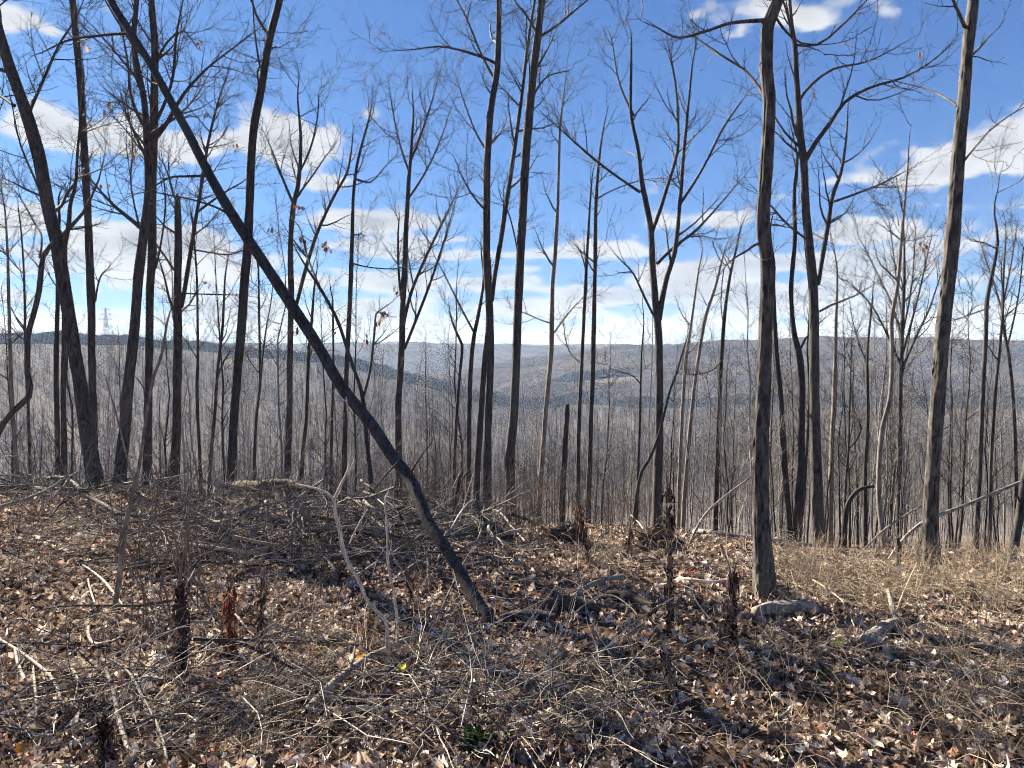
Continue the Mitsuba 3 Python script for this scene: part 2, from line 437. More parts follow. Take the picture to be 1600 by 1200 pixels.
def bare_tree(label, Y, trunk, limbs=(), name='bare_tree', mat='m_bark', Ytop=None, ext=None, base=True, S=10, bark=.22, seed=0, ys=520, n1=1.5, len1=1.3, more=1.25, n2=7.0, len2=.66, n3=17.0, len3=.31,
              leafy=0, ang=(30, 62), up=.10, group=None, wig=.12, flare=1.25, tw=.85, limb_Y=1.2, per=.14):
    """A leafless tree: traced trunk and limbs at their real distance, with boughs, branches and twigs grown on them."""
    g = np.random.default_rng(1000 + seed)
    key = key_for(name)
    tag(key, label, 'tree', group)
    P, R = px_path(trunk, Y if not base else Y, Ytop)
    if base:                                        # trunk lists run from the top down to the foot
        P, R = P[::-1], R[::-1]
        if Ytop is not None:
            P, R = px_path(trunk[::-1], Y, Ytop)
    z0 = G(P[0, 0], P[0, 1])
    if P[0, 2] > z0 + .05:
        d = P[0] - P[1]; d = d / max(abs(d[2]), .2)
        foot = np.array([P[0, 0] + np.clip(d[0] * .3, -.3, .3), P[0, 1], 0]); foot[2] = G(foot[0], foot[1]) - .12
        P, R = np.vstack([foot, P]), np.concatenate([[R[0] * flare], R])
    else:
        P, R = np.vstack([P[0] - [0, 0, .15], P]), np.concatenate([[R[0] * 1.1], R])
    if trunk[0][1] > 5 and not ext and trunk[0][2] <= 6: P, R = thin_end(P, R, g, tw)
    if ext is None: ext = 3.5 if trunk[0][1] <= 5 else 0
    if ext:
        d = unit(P[-1] - P[-2]); d = unit(d + [0, 0, .6])
        P = np.vstack([P, P[-1] + d * ext * .5, P[-1] + d * ext + g.normal(0, .2, 3)]); R = np.concatenate([R, [R[-1] * .75, R[-1] * .3]])
    put(key + '__trunk', log_mesh(P, R, S, per, bark, jag=0 if ext or trunk[0][2] <= 6 else 1.2, g=g), mat)
    parents = [resample(P, R, 14)]
    yt = [p[1] for p in trunk]
    for lb in limbs:
        j = np.argmin(np.abs(np.array(yt) - lb[0][1]) + .3 * np.abs(np.array([p[0] for p in trunk]) - lb[0][0]))
        Yb = np.interp(lb[0][1], sorted(yt), [Y if Ytop is None else Y + (Ytop - Y) * (max(yt) - v) / max(max(yt) - min(yt), 1) for v in sorted(yt)])
        lP, lR = px_path(lb, Yb, Yb + g.uniform(-limb_Y, limb_Y))
        if lb[-1][1] > 5: lP, lR = thin_end(lP, lR, g, tw)
        if lb[-1][1] <= 5:
            d = unit(lP[-1] - lP[-2] + [0, 0, .1])
            lP = np.vstack([lP, lP[-1] + d * 1.2]); lR = np.concatenate([lR, [lR[-1] * .4]])
        put(part_key(key, 'limb'), log_mesh(lP, lR, 7, per, bark * .7, g=g), mat)
        parents.append(resample(lP, lR, 14))
    P0, R0 = np.array([p[0] for p in parents]), np.array([p[1] for p in parents])
    # boughs spring from the part of the trunk above ys
    zc = at(800, ys, Y)[2]
    a = Acc()
    pts = P0[0]
    t0 = float(np.clip(np.searchsorted(pts[:, 2], zc) / 13, .05, .97))
    b1 = [sprout(P0[:1], R0[:1], n1 * more, len1, t0, 1.0, ang, 7, wig, up, g=g, tip=.0035 * tw, rmin=.005 * tw)]
    if len(limbs): b1.append(sprout(P0[1:], R0[1:], n1 * 1.5 * more, len1 * .75, .18, 1.0, ang, 7, wig, up, g=g, tip=.0035 * tw, rmin=.005 * tw))
    B1, Q1 = np.concatenate([b[0] for b in b1]), np.concatenate([b[1] for b in b1])
    B2, Q2 = sprout(B1, Q1, n2, len2, .12, 1.0, (28, 60), 5, wig, up * .6, g=g, tip=.0026 * tw, rmin=.0035 * tw)
    if len(limbs):
        e = sprout(P0[1:], R0[1:], n2 * .5, len2, .3, 1.0, (28, 60), 5, wig, up * .6, g=g, tip=.0026 * tw, rmin=.0035 * tw)
        B2, Q2 = np.concatenate([B2, e[0]]), np.concatenate([Q2, e[1]])
    B3, Q3 = sprout(B2, Q2, n3, len3, .1, 1.0, (25, 58), 4, wig, up * .5, g=g, tip=.0018 * tw, rmin=.0024 * tw)
    if len(B1):
        for b, q_, s in ((B1, Q1, 4), (B2, Q2, 3), (B3, Q3, 3)): a.add(*tubes(b, q_, s))
        put(key + '__twigs', a, 'm_twig')
        labels[key + '__twigs'] = {'kind': 'stuff'}
    if leafy and len(B3):
        put(key + '__dead_leaves', dead_leaf_mesh(B3[g.integers(0, len(B3), max(3, leafy // 4))], leafy, g), 'm_leaf')
        labels[key + '__dead_leaves'] = {'kind': 'stuff'}
    return key


# the near trunk at the right of the clearing
bare_tree('thick rough-barked trunk standing in the leaves nearest the camera, right of centre', gp(1197, 938)[1], [(1215, -2, 20), (1198, 50, 21), (1197, 100, 21), (1202, 160, 20), (1197, 250, 21), (1192, 350, 22), (1200, 425, 23), (1197, 500, 24), (1194, 600, 25), (1190, 700, 26), (1190, 800, 28), (1193, 870, 32), (1195, 915, 37), (1197, 942, 46)],
          [[(1197, 32, 8), (1150, 35, 6), (1100, 50, 5), (1065, 59, 4), (1020, 40, 2)], [(1195, 155, 6), (1170, 116, 4.5), (1125, 85, 3.5), (1085, 58, 2)], [(1197, 380, 6), (1182, 382, 5), (1168, 391, 4)], [(1199, 352, 4), (1225, 354, 2)], [(1208, 20, 5), (1240, 60, 4), (1268, 75, 2)]],
          S=36, bark=.30, mat='m_bark_near', seed=1, ys=180, n1=2.0, len1=.75, len2=.35, n3=11, len3=.16, per=.035, limb_Y=.6, tw=.75, ext=3.0)
bare_tree('tall pale-edged straight trunk leaning slightly right near the right side', 6.9, [(1521, -2, 19), (1510, 90, 20), (1505, 160, 22), (1497, 250, 24), (1490, 350, 25), (1480, 450, 25), (1470, 540, 26), (1464, 637, 26), (1458, 731, 25), (1454, 806, 26), (1456, 872, 32)],
          [[(1507, 42, 7), (1498, 20, 6), (1488, -4, 5)], [(1496, 166, 5), (1472, 150, 4), (1450, 140, 3), (1400, 127, 2)], [(1504, 255, 4), (1530, 222, 3), (1548, 203, 3), (1600, 168, 2)], [(1506, 250, 3), (1522, 232, 3), (1545, 205, 2)]], mat='m_bark_near', S=30, bark=.26, seed=2, ys=200, n1=1.4, len1=.9, len2=.4, n3=9, len3=.2, per=.05, tw=.8, ext=3)
bare_tree('dead trunk leaning steeply left across the view, snagged against another trunk', gp(770, 985)[1], [(172, -2, 12), (200, 45, 13), (235, 100, 14), (260, 145, 14), (290, 200, 15), (320, 260, 16), (350, 315, 17), (385, 370, 18), (425, 430, 18), (465, 490, 19), (500, 545, 19), (533, 603, 20), (580, 663, 20), (613, 713, 20), (640, 747, 20), (655, 780, 20), (669, 815, 20), (692, 850, 20), (722, 900, 20), (745, 940, 21), (772, 990, 24)],
          [[(382, 365, 6), (350, 330, 4), (300, 312, 3), (240, 300, 2)], [(330, 275, 5), (275, 276, 4), (225, 300, 2)], [(205, 52, 6), (160, 55, 5), (110, 62, 4), (60, 84, 2)], [(622, 722, 4), (600, 745, 3), (580, 770, 2)], [(640, 745, 4), (652, 722, 3), (668, 700, 2)]],
          name='leaning_tree', Ytop=7.6, S=20, bark=.2, seed=3, ys=120, n1=.6, len1=.7, mat='m_bark_dark', per=.05, ext=2.5, flare=1.0, limb_Y=.8)

# trees along the crest at the left
bare_tree('thick trunk leaning left at the left edge, its right side forked', 10, [(-4, 42, 19), (8, 80, 20), (37, 165, 22), (65, 265, 23), (75, 320, 23), (90, 390, 24), (100, 450, 24), (112, 525, 24), (123, 583, 25), (133, 650, 26), (140, 703, 27), (148, 745, 30)],
          [[(100, 385, 9), (108, 350, 8), (110, 320, 7), (118, 290, 6), (121, 240, 5), (128, 160, 4)], [(82, 330, 8), (95, 322, 7), (107, 300, 5), (130, 265, 3)], [(22, 165, 7), (8, 155, 5), (-8, 145, 4)], [(40, 190, 6), (70, 120, 5), (95, 65, 4), (118, 30, 3)], [(75, 325, 5), (50, 270, 4), (30, 220, 3), (20, 170, 2)]], S=16, seed=4, ys=430, n1=1.6, len1=1.7, leafy=26, ext=2.5)
bare_tree('slim straight limbless pole trunk second from the left edge', 11, [(113, -2, 11), (125, 125, 12), (134, 275, 13), (140, 400, 14), (143, 500, 14), (144, 600, 13), (147, 720, 14)], [[(149, 470, 4), (158, 430, 3), (172, 415, 2)]], S=12, seed=5, ys=160, n1=.9, len1=1.0, mat='m_bark')
bare_tree('forked trunk behind the leaning trunk, left stem curving up to a split crown', 10, [(214, -2, 8), (209, 65, 9), (226, 165, 11), (230, 220, 14), (233, 290, 15), (223, 375, 16), (216, 430, 17), (210, 517, 18), (203, 583, 19), (197, 650, 20), (190, 710, 21), (187, 752, 25)],
          [[(238, 222, 9), (262, 190, 7), (285, 150, 6), (320, 110, 4), (355, 82, 3), (395, 52, 2)], [(228, 200, 6), (205, 150, 5), (200, 100, 4), (188, 40, 3)], [(226, 380, 4), (206, 300, 3), (207, 220, 2)], [(246, 185, 6), (270, 120, 5), (275, 60, 4), (282, 20, 3)]], S=16, seed=6, ys=470, n1=2.2, len1=1.7, leafy=20)
bare_tree('straight trunk standing close right of the forked left trunk', 10.6, [(236, -2, 11), (242, 80, 13), (240, 200, 14), (237, 300, 15), (238, 395, 15), (235, 450, 14), (233, 550, 14), (232, 650, 14), (230, 735, 17)], [[(241, 120, 5), (262, 65, 4), (285, 48, 3), (302, 65, 2)], [(243, 420, 4), (256, 350, 3), (258, 300, 3)]], S=14, seed=7, ys=480, n1=1.6, len1=1.5, leafy=14)
bare_tree('broken-topped trunk with a slimmer right stem, left of the slanting dead trunk', 11.5, [(277, 312, 10), (279, 380, 13), (277, 450, 14), (278, 520, 15), (277, 600, 15), (275, 683, 15), (273, 732, 18)],
          [[(283, 480, 8), (293, 425, 8), (303, 360, 7), (313, 300, 6), (326, 220, 5), (345, 145, 3)], [(310, 330, 5), (330, 315, 4), (355, 298, 3)], [(279, 320, 5), (270, 300, 4), (262, 270, 3)], [(302, 390, 3), (350, 398, 2.5), (378, 392, 2)], [(282, 458, 3), (330, 460, 2.5), (372, 461, 2)]], S=14, seed=8, ys=520, n1=2.6, len1=1.6, leafy=24, ext=0)
bare_tree('dark straight trunk that the slanting dead trunk crosses at head height', 10.2, [(437, -2, 11), (420, 65, 12), (408, 140, 13), (397, 200, 14), (391, 280, 14), (388, 360, 15), (383, 430, 15), (377, 517, 15), (370, 590, 15), (365, 657, 15), (362, 740, 18)],
          [[(410, 120, 4), (397, 40, 3), (395, -4, 2)], [(421, 75, 4), (431, 73, 2)], [(405, 165, 4), (402, 110, 3), (405, 105, 2)]], S=16, seed=9, ys=330, n1=1.2, len1=1.2, mat='m_bark_dark')
bare_tree('crooked trunk bending out from the left edge and then upright', 9.6, [(80, 382, 8), (67, 402, 9), (62, 450, 10), (50, 500, 10), (43, 525, 10), (43, 583, 11), (49, 612, 11), (33, 632, 11), (14, 650, 11), (-6, 685, 12)], [[(62, 402, 5), (65, 370, 4), (55, 350, 3), (33, 312, 2)]], S=10, seed=10, ys=560, n1=2, len1=1.2, ext=0)
bare_tree('slim dark trunk directly left of the left leaning trunk', 12, [(93, 340, 5), (90, 467, 8), (88, 583, 9), (90, 715, 10)], S=9, seed=11, ys=520, n1=2.2, len1=1.2, ext=0, mat='m_bark_dark')
bare_tree('slim trunk half hidden behind the left leaning trunk', 12.5, [(103, 380, 6), (101, 480, 9), (99, 600, 10), (100, 712, 11)], S=9, seed=12, ys=500, n1=1.8, len1=1.1, ext=0)
bare_tree('thin reddish-grey young tree by the left edge', 13, [(8, 330, 3), (12, 400, 5), (13, 450, 6), (17, 583, 7), (27, 750, 8)], S=8, seed=13, ys=640, n1=2.2, len1=1.4, ext=0, mat='m_bark_pale')
bare_tree('thin dark sapling trunk below the crooked left tree', 10.5, [(32, 350, 3), (38, 440, 4), (40, 540, 5), (44, 640, 6), (47, 750, 6)], S=8, seed=14, ys=600, n1=2, len1=.9, ext=0)
bare_tree('thin sapling with fine branches in the gap left of the crossed trunk', 13, [(302, 360, 3), (308, 450, 4), (309, 560, 5), (308, 617, 6), (313, 735, 6)], S=8, seed=15, ys=640, n1=2.4, len1=1.0, ext=0)
bare_tree('thin branching sapling just left of the crossed dark trunk', 13, [(352, 430, 3), (348, 507, 5), (340, 580, 5), (336, 640, 6), (328, 740, 6)], [[(340, 590, 4), (352, 560, 3), (364, 545, 2)]], S=8, seed=16, ys=640, n1=2.2, len1=1.0, ext=0)
bare_tree('thin twin sapling just right of the crossed dark trunk', 13.5, [(404, 420, 3), (405, 500, 4), (407, 590, 5), (400, 660, 5), (397, 745, 6)], [[(407, 600, 4), (415, 520, 3), (425, 460, 2)]], S=8, seed=17, ys=600, n1=2, len1=.9, ext=0)
bare_tree('slim upright trunk with a slanting right stem and a fine crown, right of the crossing', 13.5, [(465, 150, 3), (470, 215, 5), (467, 280, 7), (458, 325, 9), (454, 400, 9), (455, 450, 10), (453, 550, 10), (452, 650, 11), (450, 722, 12)],
          [[(460, 490, 6), (475, 430, 7), (495, 365, 6), (520, 310, 5), (545, 260, 4), (551, 215, 2)], [(459, 320, 5), (440, 275, 4), (425, 235, 2.5)], [(470, 265, 4), (490, 215, 3), (498, 160, 2)], [(462, 310, 4), (490, 272, 3), (512, 240, 2)]], S=12, seed=18, ys=330, n1=2.4, len1=1.7, n2=4.5, n3=9, ext=0, up=.16)
bare_tree('slim knobby trunk whose crown bends right, left of the middle', 14.5, [(575, 190, 3), (556, 270, 5), (552, 310, 5), (550, 375, 7), (548, 450, 8), (543, 543, 8), (540, 633, 8), (538, 742, 10)], [[(556, 280, 4), (575, 285, 3), (600, 262, 2)], [(551, 365, 3), (562, 366, 2)], [(553, 412, 3), (580, 418, 2), (612, 420, 2)]], S=10, seed=19, ys=330, n1=2.2, len1=1.5, ext=0)
bare_tree('small forked tree holding dry brown leaves, behind the slanting dead trunk', 8.6, [(500, 450, 5), (527, 500, 6), (547, 560, 6), (567, 623, 7), (573, 690, 7), (582, 770, 8)], [[(567, 623, 5), (580, 567, 5), (585, 520, 4), (587, 492, 3), (604, 478, 2)], [(500, 450, 4), (480, 400, 3), (465, 350, 2)]], S=9, seed=20, ys=520, n1=2.2, len1=.7, len2=.3, len3=.15, leafy=46, ext=0, mat='m_bark_dark')
bare_tree('fan-crowned slim tree left of centre with two slanting right stems', 15, [(646, 170, 3), (642, 240, 5), (638, 290, 7), (635, 350, 8), (631, 450, 10), (627, 550, 11), (622, 650, 11), (623, 725, 13)],
          [[(630, 512, 6), (640, 465, 6), (655, 425, 5), (690, 350, 4), (712, 305, 2)], [(632, 545, 5), (652, 495, 5), (680, 420, 4), (705, 340, 2)], [(629, 480, 5), (622, 400, 4), (622, 362, 3)], [(640, 270, 4), (622, 215, 3), (610, 150, 2)], [(642, 250, 4), (665, 190, 3), (680, 140, 2)], [(638, 310, 4), (672, 255, 3), (695, 200, 2)]], S=12, seed=21, ys=330, n1=2.5, len1=1.8, n2=4.6, n3=9, ext=0, up=.2)
# the pair in the middle
bare_tree('tall trunk left of centre pair, double-stemmed from shoulder height', 12, [(780, -2, 9), (777, 100, 10), (765, 190, 11), (760, 300, 12), (760, 400, 12), (765, 480, 13), (767, 540, 12), (765, 617, 12), (762, 700, 12), (761, 770, 15)],
          [[(768, 470, 8), (773, 430, 8), (785, 360, 8), (802, 245, 7), (815, 150, 6), (826, 60, 5), (836, -4, 4)], [(777, 100, 5), (735, 83, 4), (690, 73, 3), (640, 78, 2)], [(776, 130, 5), (752, 85, 4), (725, 20, 3)], [(764, 240, 4), (745, 210, 3), (722, 150, 2)], [(760, 330, 4), (735, 300, 3), (715, 260, 2)]], S=14, seed=22, ys=420, n1=1.7, len1=1.4, leafy=8)
bare_tree('slender trunk touching the left side of the centre pair', 12.3, [(762, 360, 5), (765, 440, 8), (764, 500, 9), (758, 560, 10), (753, 617, 10), (747, 717, 11), (743, 790, 13)], S=11, seed=23, ys=430, n1=1.2, len1=1.0, ext=0)
bare_tree('tallest smooth dark trunk of the centre pair, unbranched to the top', 11.4, [(847, -2, 12), (835, 100, 13), (825, 200, 14), (817, 325, 14), (811, 450, 14), (807, 550, 14), (802, 650, 15), (797, 717, 16), (797, 800, 20)],
          [[(838, 60, 5), (870, 40, 4), (900, 15, 3), (922, -4, 2)], [(829, 160, 4), (855, 120, 3), (880, 112, 2)], [(838, 50, 4), (820, 20, 3), (805, 2, 2)], [(812, 430, 3), (800, 350, 2.5), (790, 322, 2)]], S=16, seed=24, ys=330, n1=1.4, len1=1.2, mat='m_bark')
bare_tree('thin trunk right of the centre pair with side twigs to its top', 16, [(882, 140, 2), (875, 200, 4), (872, 300, 5), (867, 400, 7), (863, 450, 7), (862, 533, 8), (855, 617, 8), (850, 683, 8), (842, 795, 10)], [[(866, 520, 3), (880, 500, 3), (898, 478, 2)], [(861, 505, 3), (845, 500, 2), (822, 490, 2)]], S=10, seed=25, ys=520, n1=1.8, len1=1.3, ext=0, mat='m_bark_pale')
bare_tree('left one of two slim parallel poles right of centre', 15, [(924, 290, 3), (920, 350, 4), (917, 400, 5), (914, 460, 6), (910, 550, 6), (905, 650, 7), (903, 775, 8)], [[(908, 567, 3), (890, 550, 2.5), (882, 520, 2)]], S=9, seed=26, ys=470, n1=1.8, len1=1.0, ext=0)
bare_tree('right one of two slim parallel poles right of centre', 14.6, [(945, 190, 2), (937, 240, 4), (931, 325, 6), (930, 400, 7), (929, 450, 7), (927, 550, 8), (923, 667, 8), (920, 780, 9)], [[(934, 310, 3), (960, 296, 2), (990, 285, 2)]], S=10, seed=27, ys=430, n1=2.2, len1=1.1, ext=0)
bare_tree('wide vase-shaped tree right of centre with spreading limbs', 13, [(986, 100, 4), (985, 165, 5), (998, 240, 6), (1003, 285, 8), (1008, 310, 9), (1017, 360, 10), (1020, 425, 11), (1026, 490, 13), (1030, 540, 13), (1030, 600, 13), (1030, 683, 14), (1027, 775, 17)],
          [[(1030, 500, 9), (1040, 440, 9), (1055, 390, 8), (1062, 320, 7), (1068, 240, 6), (1075, 170, 4), (1082, 100, 3)], [(1019, 362, 7), (1040, 300, 6), (1060, 215, 5), (1058, 160, 4), (1048, 90, 3)], [(1027, 412, 6), (1055, 385, 5), (1085, 362, 5), (1120, 325, 3), (1150, 290, 2)], [(1000, 300, 5), (970, 280, 4), (930, 250, 4), (890, 215, 3), (862, 190, 2)], [(1063, 318, 5), (1100, 260, 4), (1130, 200, 4), (1168, 145, 2)], [(1022, 495, 4), (1005, 460, 4), (988, 425, 3)], [(990, 180, 4), (965, 120, 3), (955, 60, 2)]],
          S=14, seed=28, ys=330, n1=2.0, len1=1.7, n2=4.2, n3=9, ext=0, up=.14)
bare_tree('left one of two pale thin saplings on the slope right of centre', 16, [(1092, 420, 3), (1083, 483, 4), (1078, 520, 5), (1072, 560, 6), (1065, 660, 6), (1060, 808, 7)], S=8, seed=29, ys=560, n1=2, len1=1.0, ext=0, mat='m_bark_pale')
bare_tree('right one of two pale thin saplings on the slope, leaning right', 15.5, [(1130, 400, 3), (1117, 450, 5), (1103, 493, 6), (1090, 567, 6), (1077, 683, 7), (1068, 805, 8)], S=8, seed=30, ys=520, n1=2, len1=1.0, ext=0, mat='m_bark_pale')
bare_tree('slim dark leaning pole between the vase-shaped tree and near trunk', 14, [(1150, 390, 4), (1139, 440, 5), (1130, 517, 7), (1125, 600, 7), (1122, 683, 8), (1118, 800, 9)], [[(1130, 560, 3), (1110, 580, 2.5), (1090, 585, 2)]], S=10, seed=31, ys=520, n1=1.8, len1=1.0, ext=0, mat='m_bark_dark')
bare_tree('big forking tree right of the near trunk, one limb arching far right', 11, [(1236, 30, 6), (1242, 75, 8), (1246, 150, 10), (1250, 205, 12), (1256, 255, 13), (1258, 310, 14), (1265, 390, 16), (1271, 450, 16), (1272, 520, 16), (1272, 583, 17), (1274, 683, 18), (1277, 770, 21), (1278, 815, 23)],
          [[(1257, 252, 9), (1275, 222, 8), (1295, 195, 7), (1320, 160, 6), (1365, 135, 5), (1410, 122, 4), (1450, 100, 3), (1488, 66, 2)], [(1278, 445, 8), (1285, 400, 8), (1292, 360, 8), (1300, 310, 7), (1315, 265, 6), (1322, 215, 4), (1325, 170, 2)], [(1247, 160, 6), (1270, 130, 5), (1310, 105, 4), (1350, 98, 3), (1390, 80, 2)], [(1240, 70, 5), (1275, 70, 4), (1310, 45, 4), (1345, 10, 3), (1358, -4, 2)], [(1250, 230, 5), (1225, 205, 4), (1212, 185, 3)], [(1280, 487, 4), (1305, 474, 4), (1330, 465, 3), (1352, 453, 2)], [(1303, 315, 5), (1345, 300, 4), (1378, 287, 4), (1410, 270, 2)], [(1238, 60, 5), (1230, 20, 4), (1222, -4, 3)], [(1262, 375, 4), (1225, 345, 4), (1205, 322, 3)]],
          S=18, seed=32, ys=330, n1=2.0, len1=1.6, n2=4, n3=8, ext=1.0, leafy=16)
bare_tree('dark wavy trunk with a burl, just left of the big forking tree', 12, [(1246, 250, 4), (1241, 300, 6), (1242, 375, 7), (1236, 450, 8), (1240, 517, 9), (1249, 560, 12), (1253, 617, 12), (1252, 690, 12), (1252, 730, 13), (1247, 800, 14)], [[(1250, 545, 5), (1258, 530, 4), (1266, 520, 3)]], S=13, bark=.4, seed=33, ys=470, n1=1.7, len1=1.0, ext=0, mat='m_bark_dark')
bare_tree('dark trunk slanting out from behind the near trunk', 12, [(1206, 400, 6), (1208, 450, 8), (1212, 533, 8), (1220, 617, 9), (1226, 733, 10), (1233, 810, 11)], S=10, seed=34, ys=480, n1=1.2, len1=.8, ext=0, mat='m_bark_dark')
bare_tree('pale S-curved trunk on the right slope', 9.6, [(1419, 250, 3), (1415, 300, 4), (1407, 390, 6), (1402, 450, 7), (1393, 500, 8), (1394, 562, 8), (1391, 619, 9), (1378, 675, 9), (1373, 740, 9), (1374, 790, 9), (1380, 835, 11)], [[(1407, 385, 3), (1418, 375, 3), (1425, 365, 2)], [(1404, 352, 3), (1390, 325, 2), (1360, 315, 2)]], S=12, seed=35, ys=470, n1=1.7, len1=.9, ext=0, mat='m_bark_pale')
bare_tree('round-crowned small tree with many upswept stems on the right slope', 15, [(1412, 360, 3), (1413, 430, 5), (1410, 500, 7), (1408, 562, 8), (1406, 675, 9), (1404, 840, 10)],
          [[(1408, 560, 5), (1425, 500, 4), (1440, 440, 3), (1452, 385, 2)], [(1408, 580, 5), (1432, 525, 4), (1455, 475, 3), (1470, 430, 2)], [(1408, 530, 5), (1395, 480, 4), (1372, 430, 3), (1350, 385, 2)], [(1407, 570, 5), (1385, 520, 4), (1360, 475, 3), (1335, 450, 2)], [(1410, 500, 4), (1400, 430, 3), (1392, 365, 2)], [(1410, 520, 4), (1425, 440, 3), (1430, 370, 2)]], S=10, seed=36, ys=560, n1=3, len1=1.3, n2=5, n3=9, ext=0, up=.25, ang=(20, 45), limb_Y=1.5)
bare_tree('crooked slim trunk with an elbow near its top, right of the tall leaning trunk', 8.6, [(1560, 290, 2), (1553, 325, 3), (1559, 375, 5), (1551, 425, 7), (1541, 480, 8), (1541, 506, 8), (1536, 600, 9), (1531, 731, 9), (1524, 872, 11)], [[(1556, 388, 3), (1540, 380, 3), (1527, 377, 2)], [(1547, 480, 3), (1520, 490, 2.5), (1490, 500, 2)]], S=12, seed=37, ys=520, n1=1.6, len1=.8, ext=0)
bare_tree('fine fan-shaped tree by the right edge', 15, [(1572, 360, 2), (1568, 430, 4), (1566, 487, 6), (1577, 562, 7), (1584, 656, 8), (1587, 795, 9)], [[(1567, 490, 4), (1552, 440, 3), (1535, 390, 2)], [(1574, 540, 4), (1590, 470, 3), (1598, 400, 2)], [(1568, 470, 4), (1580, 410, 3), (1588, 360, 2)]], S=9, seed=38, ys=540, n1=2.8, len1=1.2, n2=4.5, n3=9, ext=0, up=.22)
bare_tree('thick short-looking trunk cut off by the right edge', 7.6, [(1622, 640, 14), (1606, 720, 15), (1594, 800, 16), (1582, 878, 18)], S=14, seed=39, ys=100, n1=0, len1=.6, ext=5, bark=.3)
bare_tree('slim trunk right of the crooked one, on the right slope', 11, [(1568, 470, 4), (1562, 544, 6), (1554, 619, 7), (1548, 731, 7), (1546, 850, 8)], S=9, seed=40, ys=600, n1=1.8, len1=.8, ext=0)
bare_tree('thin dark tree with a hooked broken top, left of the centre pair', 13, [(718, 530, 4), (722, 540, 5), (717, 600, 5), (713, 660, 6), (708, 790, 7)], S=8, seed=41, ys=660, n1=1.2, len1=.6, ext=0)
bare_tree('slim dark pole a little left of the centre pair', 12.6, [(756, 430, 4), (748, 490, 6), (740, 530, 7), (734, 600, 8), (732, 727, 9), (731, 780, 10)], [[(741, 520, 4), (725, 490, 3), (705, 450, 2.5), (690, 420, 2)]], S=9, seed=42, ys=520, n1=1.3, len1=.8, ext=0)
bare_tree('slim tree with brown leaf clumps right of the upright trunk at the crossing', 12, [(492, 440, 3), (487, 500, 5), (482, 560, 6), (479, 650, 6), (472, 720, 7)], S=8, seed=43, ys=620, n1=2.2, len1=.8, ext=0, leafy=20)
bare_tree('thin straight sapling standing left of the knobby trunk', 13.5, [(520, 470, 3), (521, 560, 4), (519, 650, 5), (517, 740, 6)], S=8, seed=44, ys=620, n1=2.2, len1=.7, ext=0)
bare_tree('thin branching sapling left of the vase-shaped tree trunk', 12, [(1006, 500, 2), (1002, 560, 3), (1000, 650, 4), (997, 745, 5)], [[(1001, 600, 2.5), (985, 585, 2), (965, 580, 1.5)]], S=8, seed=45, ys=660, n1=2.2, len1=.7, ext=0, mat='m_bark_dark')
bare_tree('thin curved sapling bowing right across the vase-shaped tree trunk', 9.6, [(1066, 550, 3), (1060, 575, 3), (1047, 610, 4), (1035, 660, 4), (1026, 690, 5), (1013, 720, 6), (1003, 735, 6), (997, 760, 6), (992, 800, 7)], S=9, seed=46, ys=640, n1=1.6, len1=.6, ext=0, mat='m_bark_dark')
bare_tree('thin forked tree between the two right-hand tall trunks', 13, [(1362, 480, 3), (1355, 560, 5), (1356, 650, 6), (1352, 740, 7), (1352, 835, 8)], [[(1355, 570, 4), (1340, 530, 3), (1330, 490, 2)]], S=9, seed=47, ys=640, n1=2.2, len1=.9, ext=0, mat='m_bark_dark')
bare_tree('grey tree behind the big forking tree, lit along its left edge', 13.5, [(1308, 430, 4), (1306, 520, 6), (1304, 600, 8), (1300, 700, 9), (1297, 820, 10)], S=10, seed=48, ys=560, n1=2, len1=1.0, ext=0, mat='m_bark_pale')
bare_tree('fine dark sapling with small side branches right of the big forking tree', 11, [(1330, 560, 2), (1328, 620, 4), (1326, 690, 4), (1321, 760, 5), (1318, 840, 6)], [[(1328, 700, 4), (1345, 662, 3), (1336, 650, 2)]], S=8, seed=49, ys=700, n1=1.8, len1=.6, ext=0)

# ------------------------------------------------------------------ the wooded slope beyond the crest
def grown_tree(seed, h, r, bend=.35, n1=3.2, len1=1.9, n2=3.6, len2=.8, n3=6.0, len3=.42, t0=.22, up=.16, tw=1.1):
    g = np.random.default_rng(seed)
    n = 10
    z = np.linspace(0, h, n)
    walk = np.cumsum(g.normal(0, bend * h / 60, (n, 2)), 0) + np.outer(z / h, g.normal(0, .03 * h, 2))
    walk -= walk[0]
    P = np.column_stack([walk, z - .3]); R = r * np.linspace(1.12, .12, n) ** .85
    tr = Acc(); tr.add(*tubes(P[None], R[None], 6))
    P0, R0 = P[None], R[None]
    B1, Q1 = sprout(P0, R0, n1, len1, t0, 1, (28, 58), 5, .17, up, g=g, tip=.004 * tw, rmin=.006 * tw)
    B2, Q2 = sprout(B1, Q1, n2, len2, .15, 1, (26, 58), 4, .17, up * .7, g=g, tip=.003 * tw, rmin=.004 * tw)
    B3, Q3 = sprout(B2, Q2, n3, len3, .1, 1, (26, 58), 3, .2, up * .6, g=g, tip=.0022 * tw, rmin=.003 * tw)
    cr = Acc()
    for b, q_ in ((B1, Q1), (B2, Q2), (B3, Q3)): cr.add(*tubes(b, q_, 3))
    return tr, cr


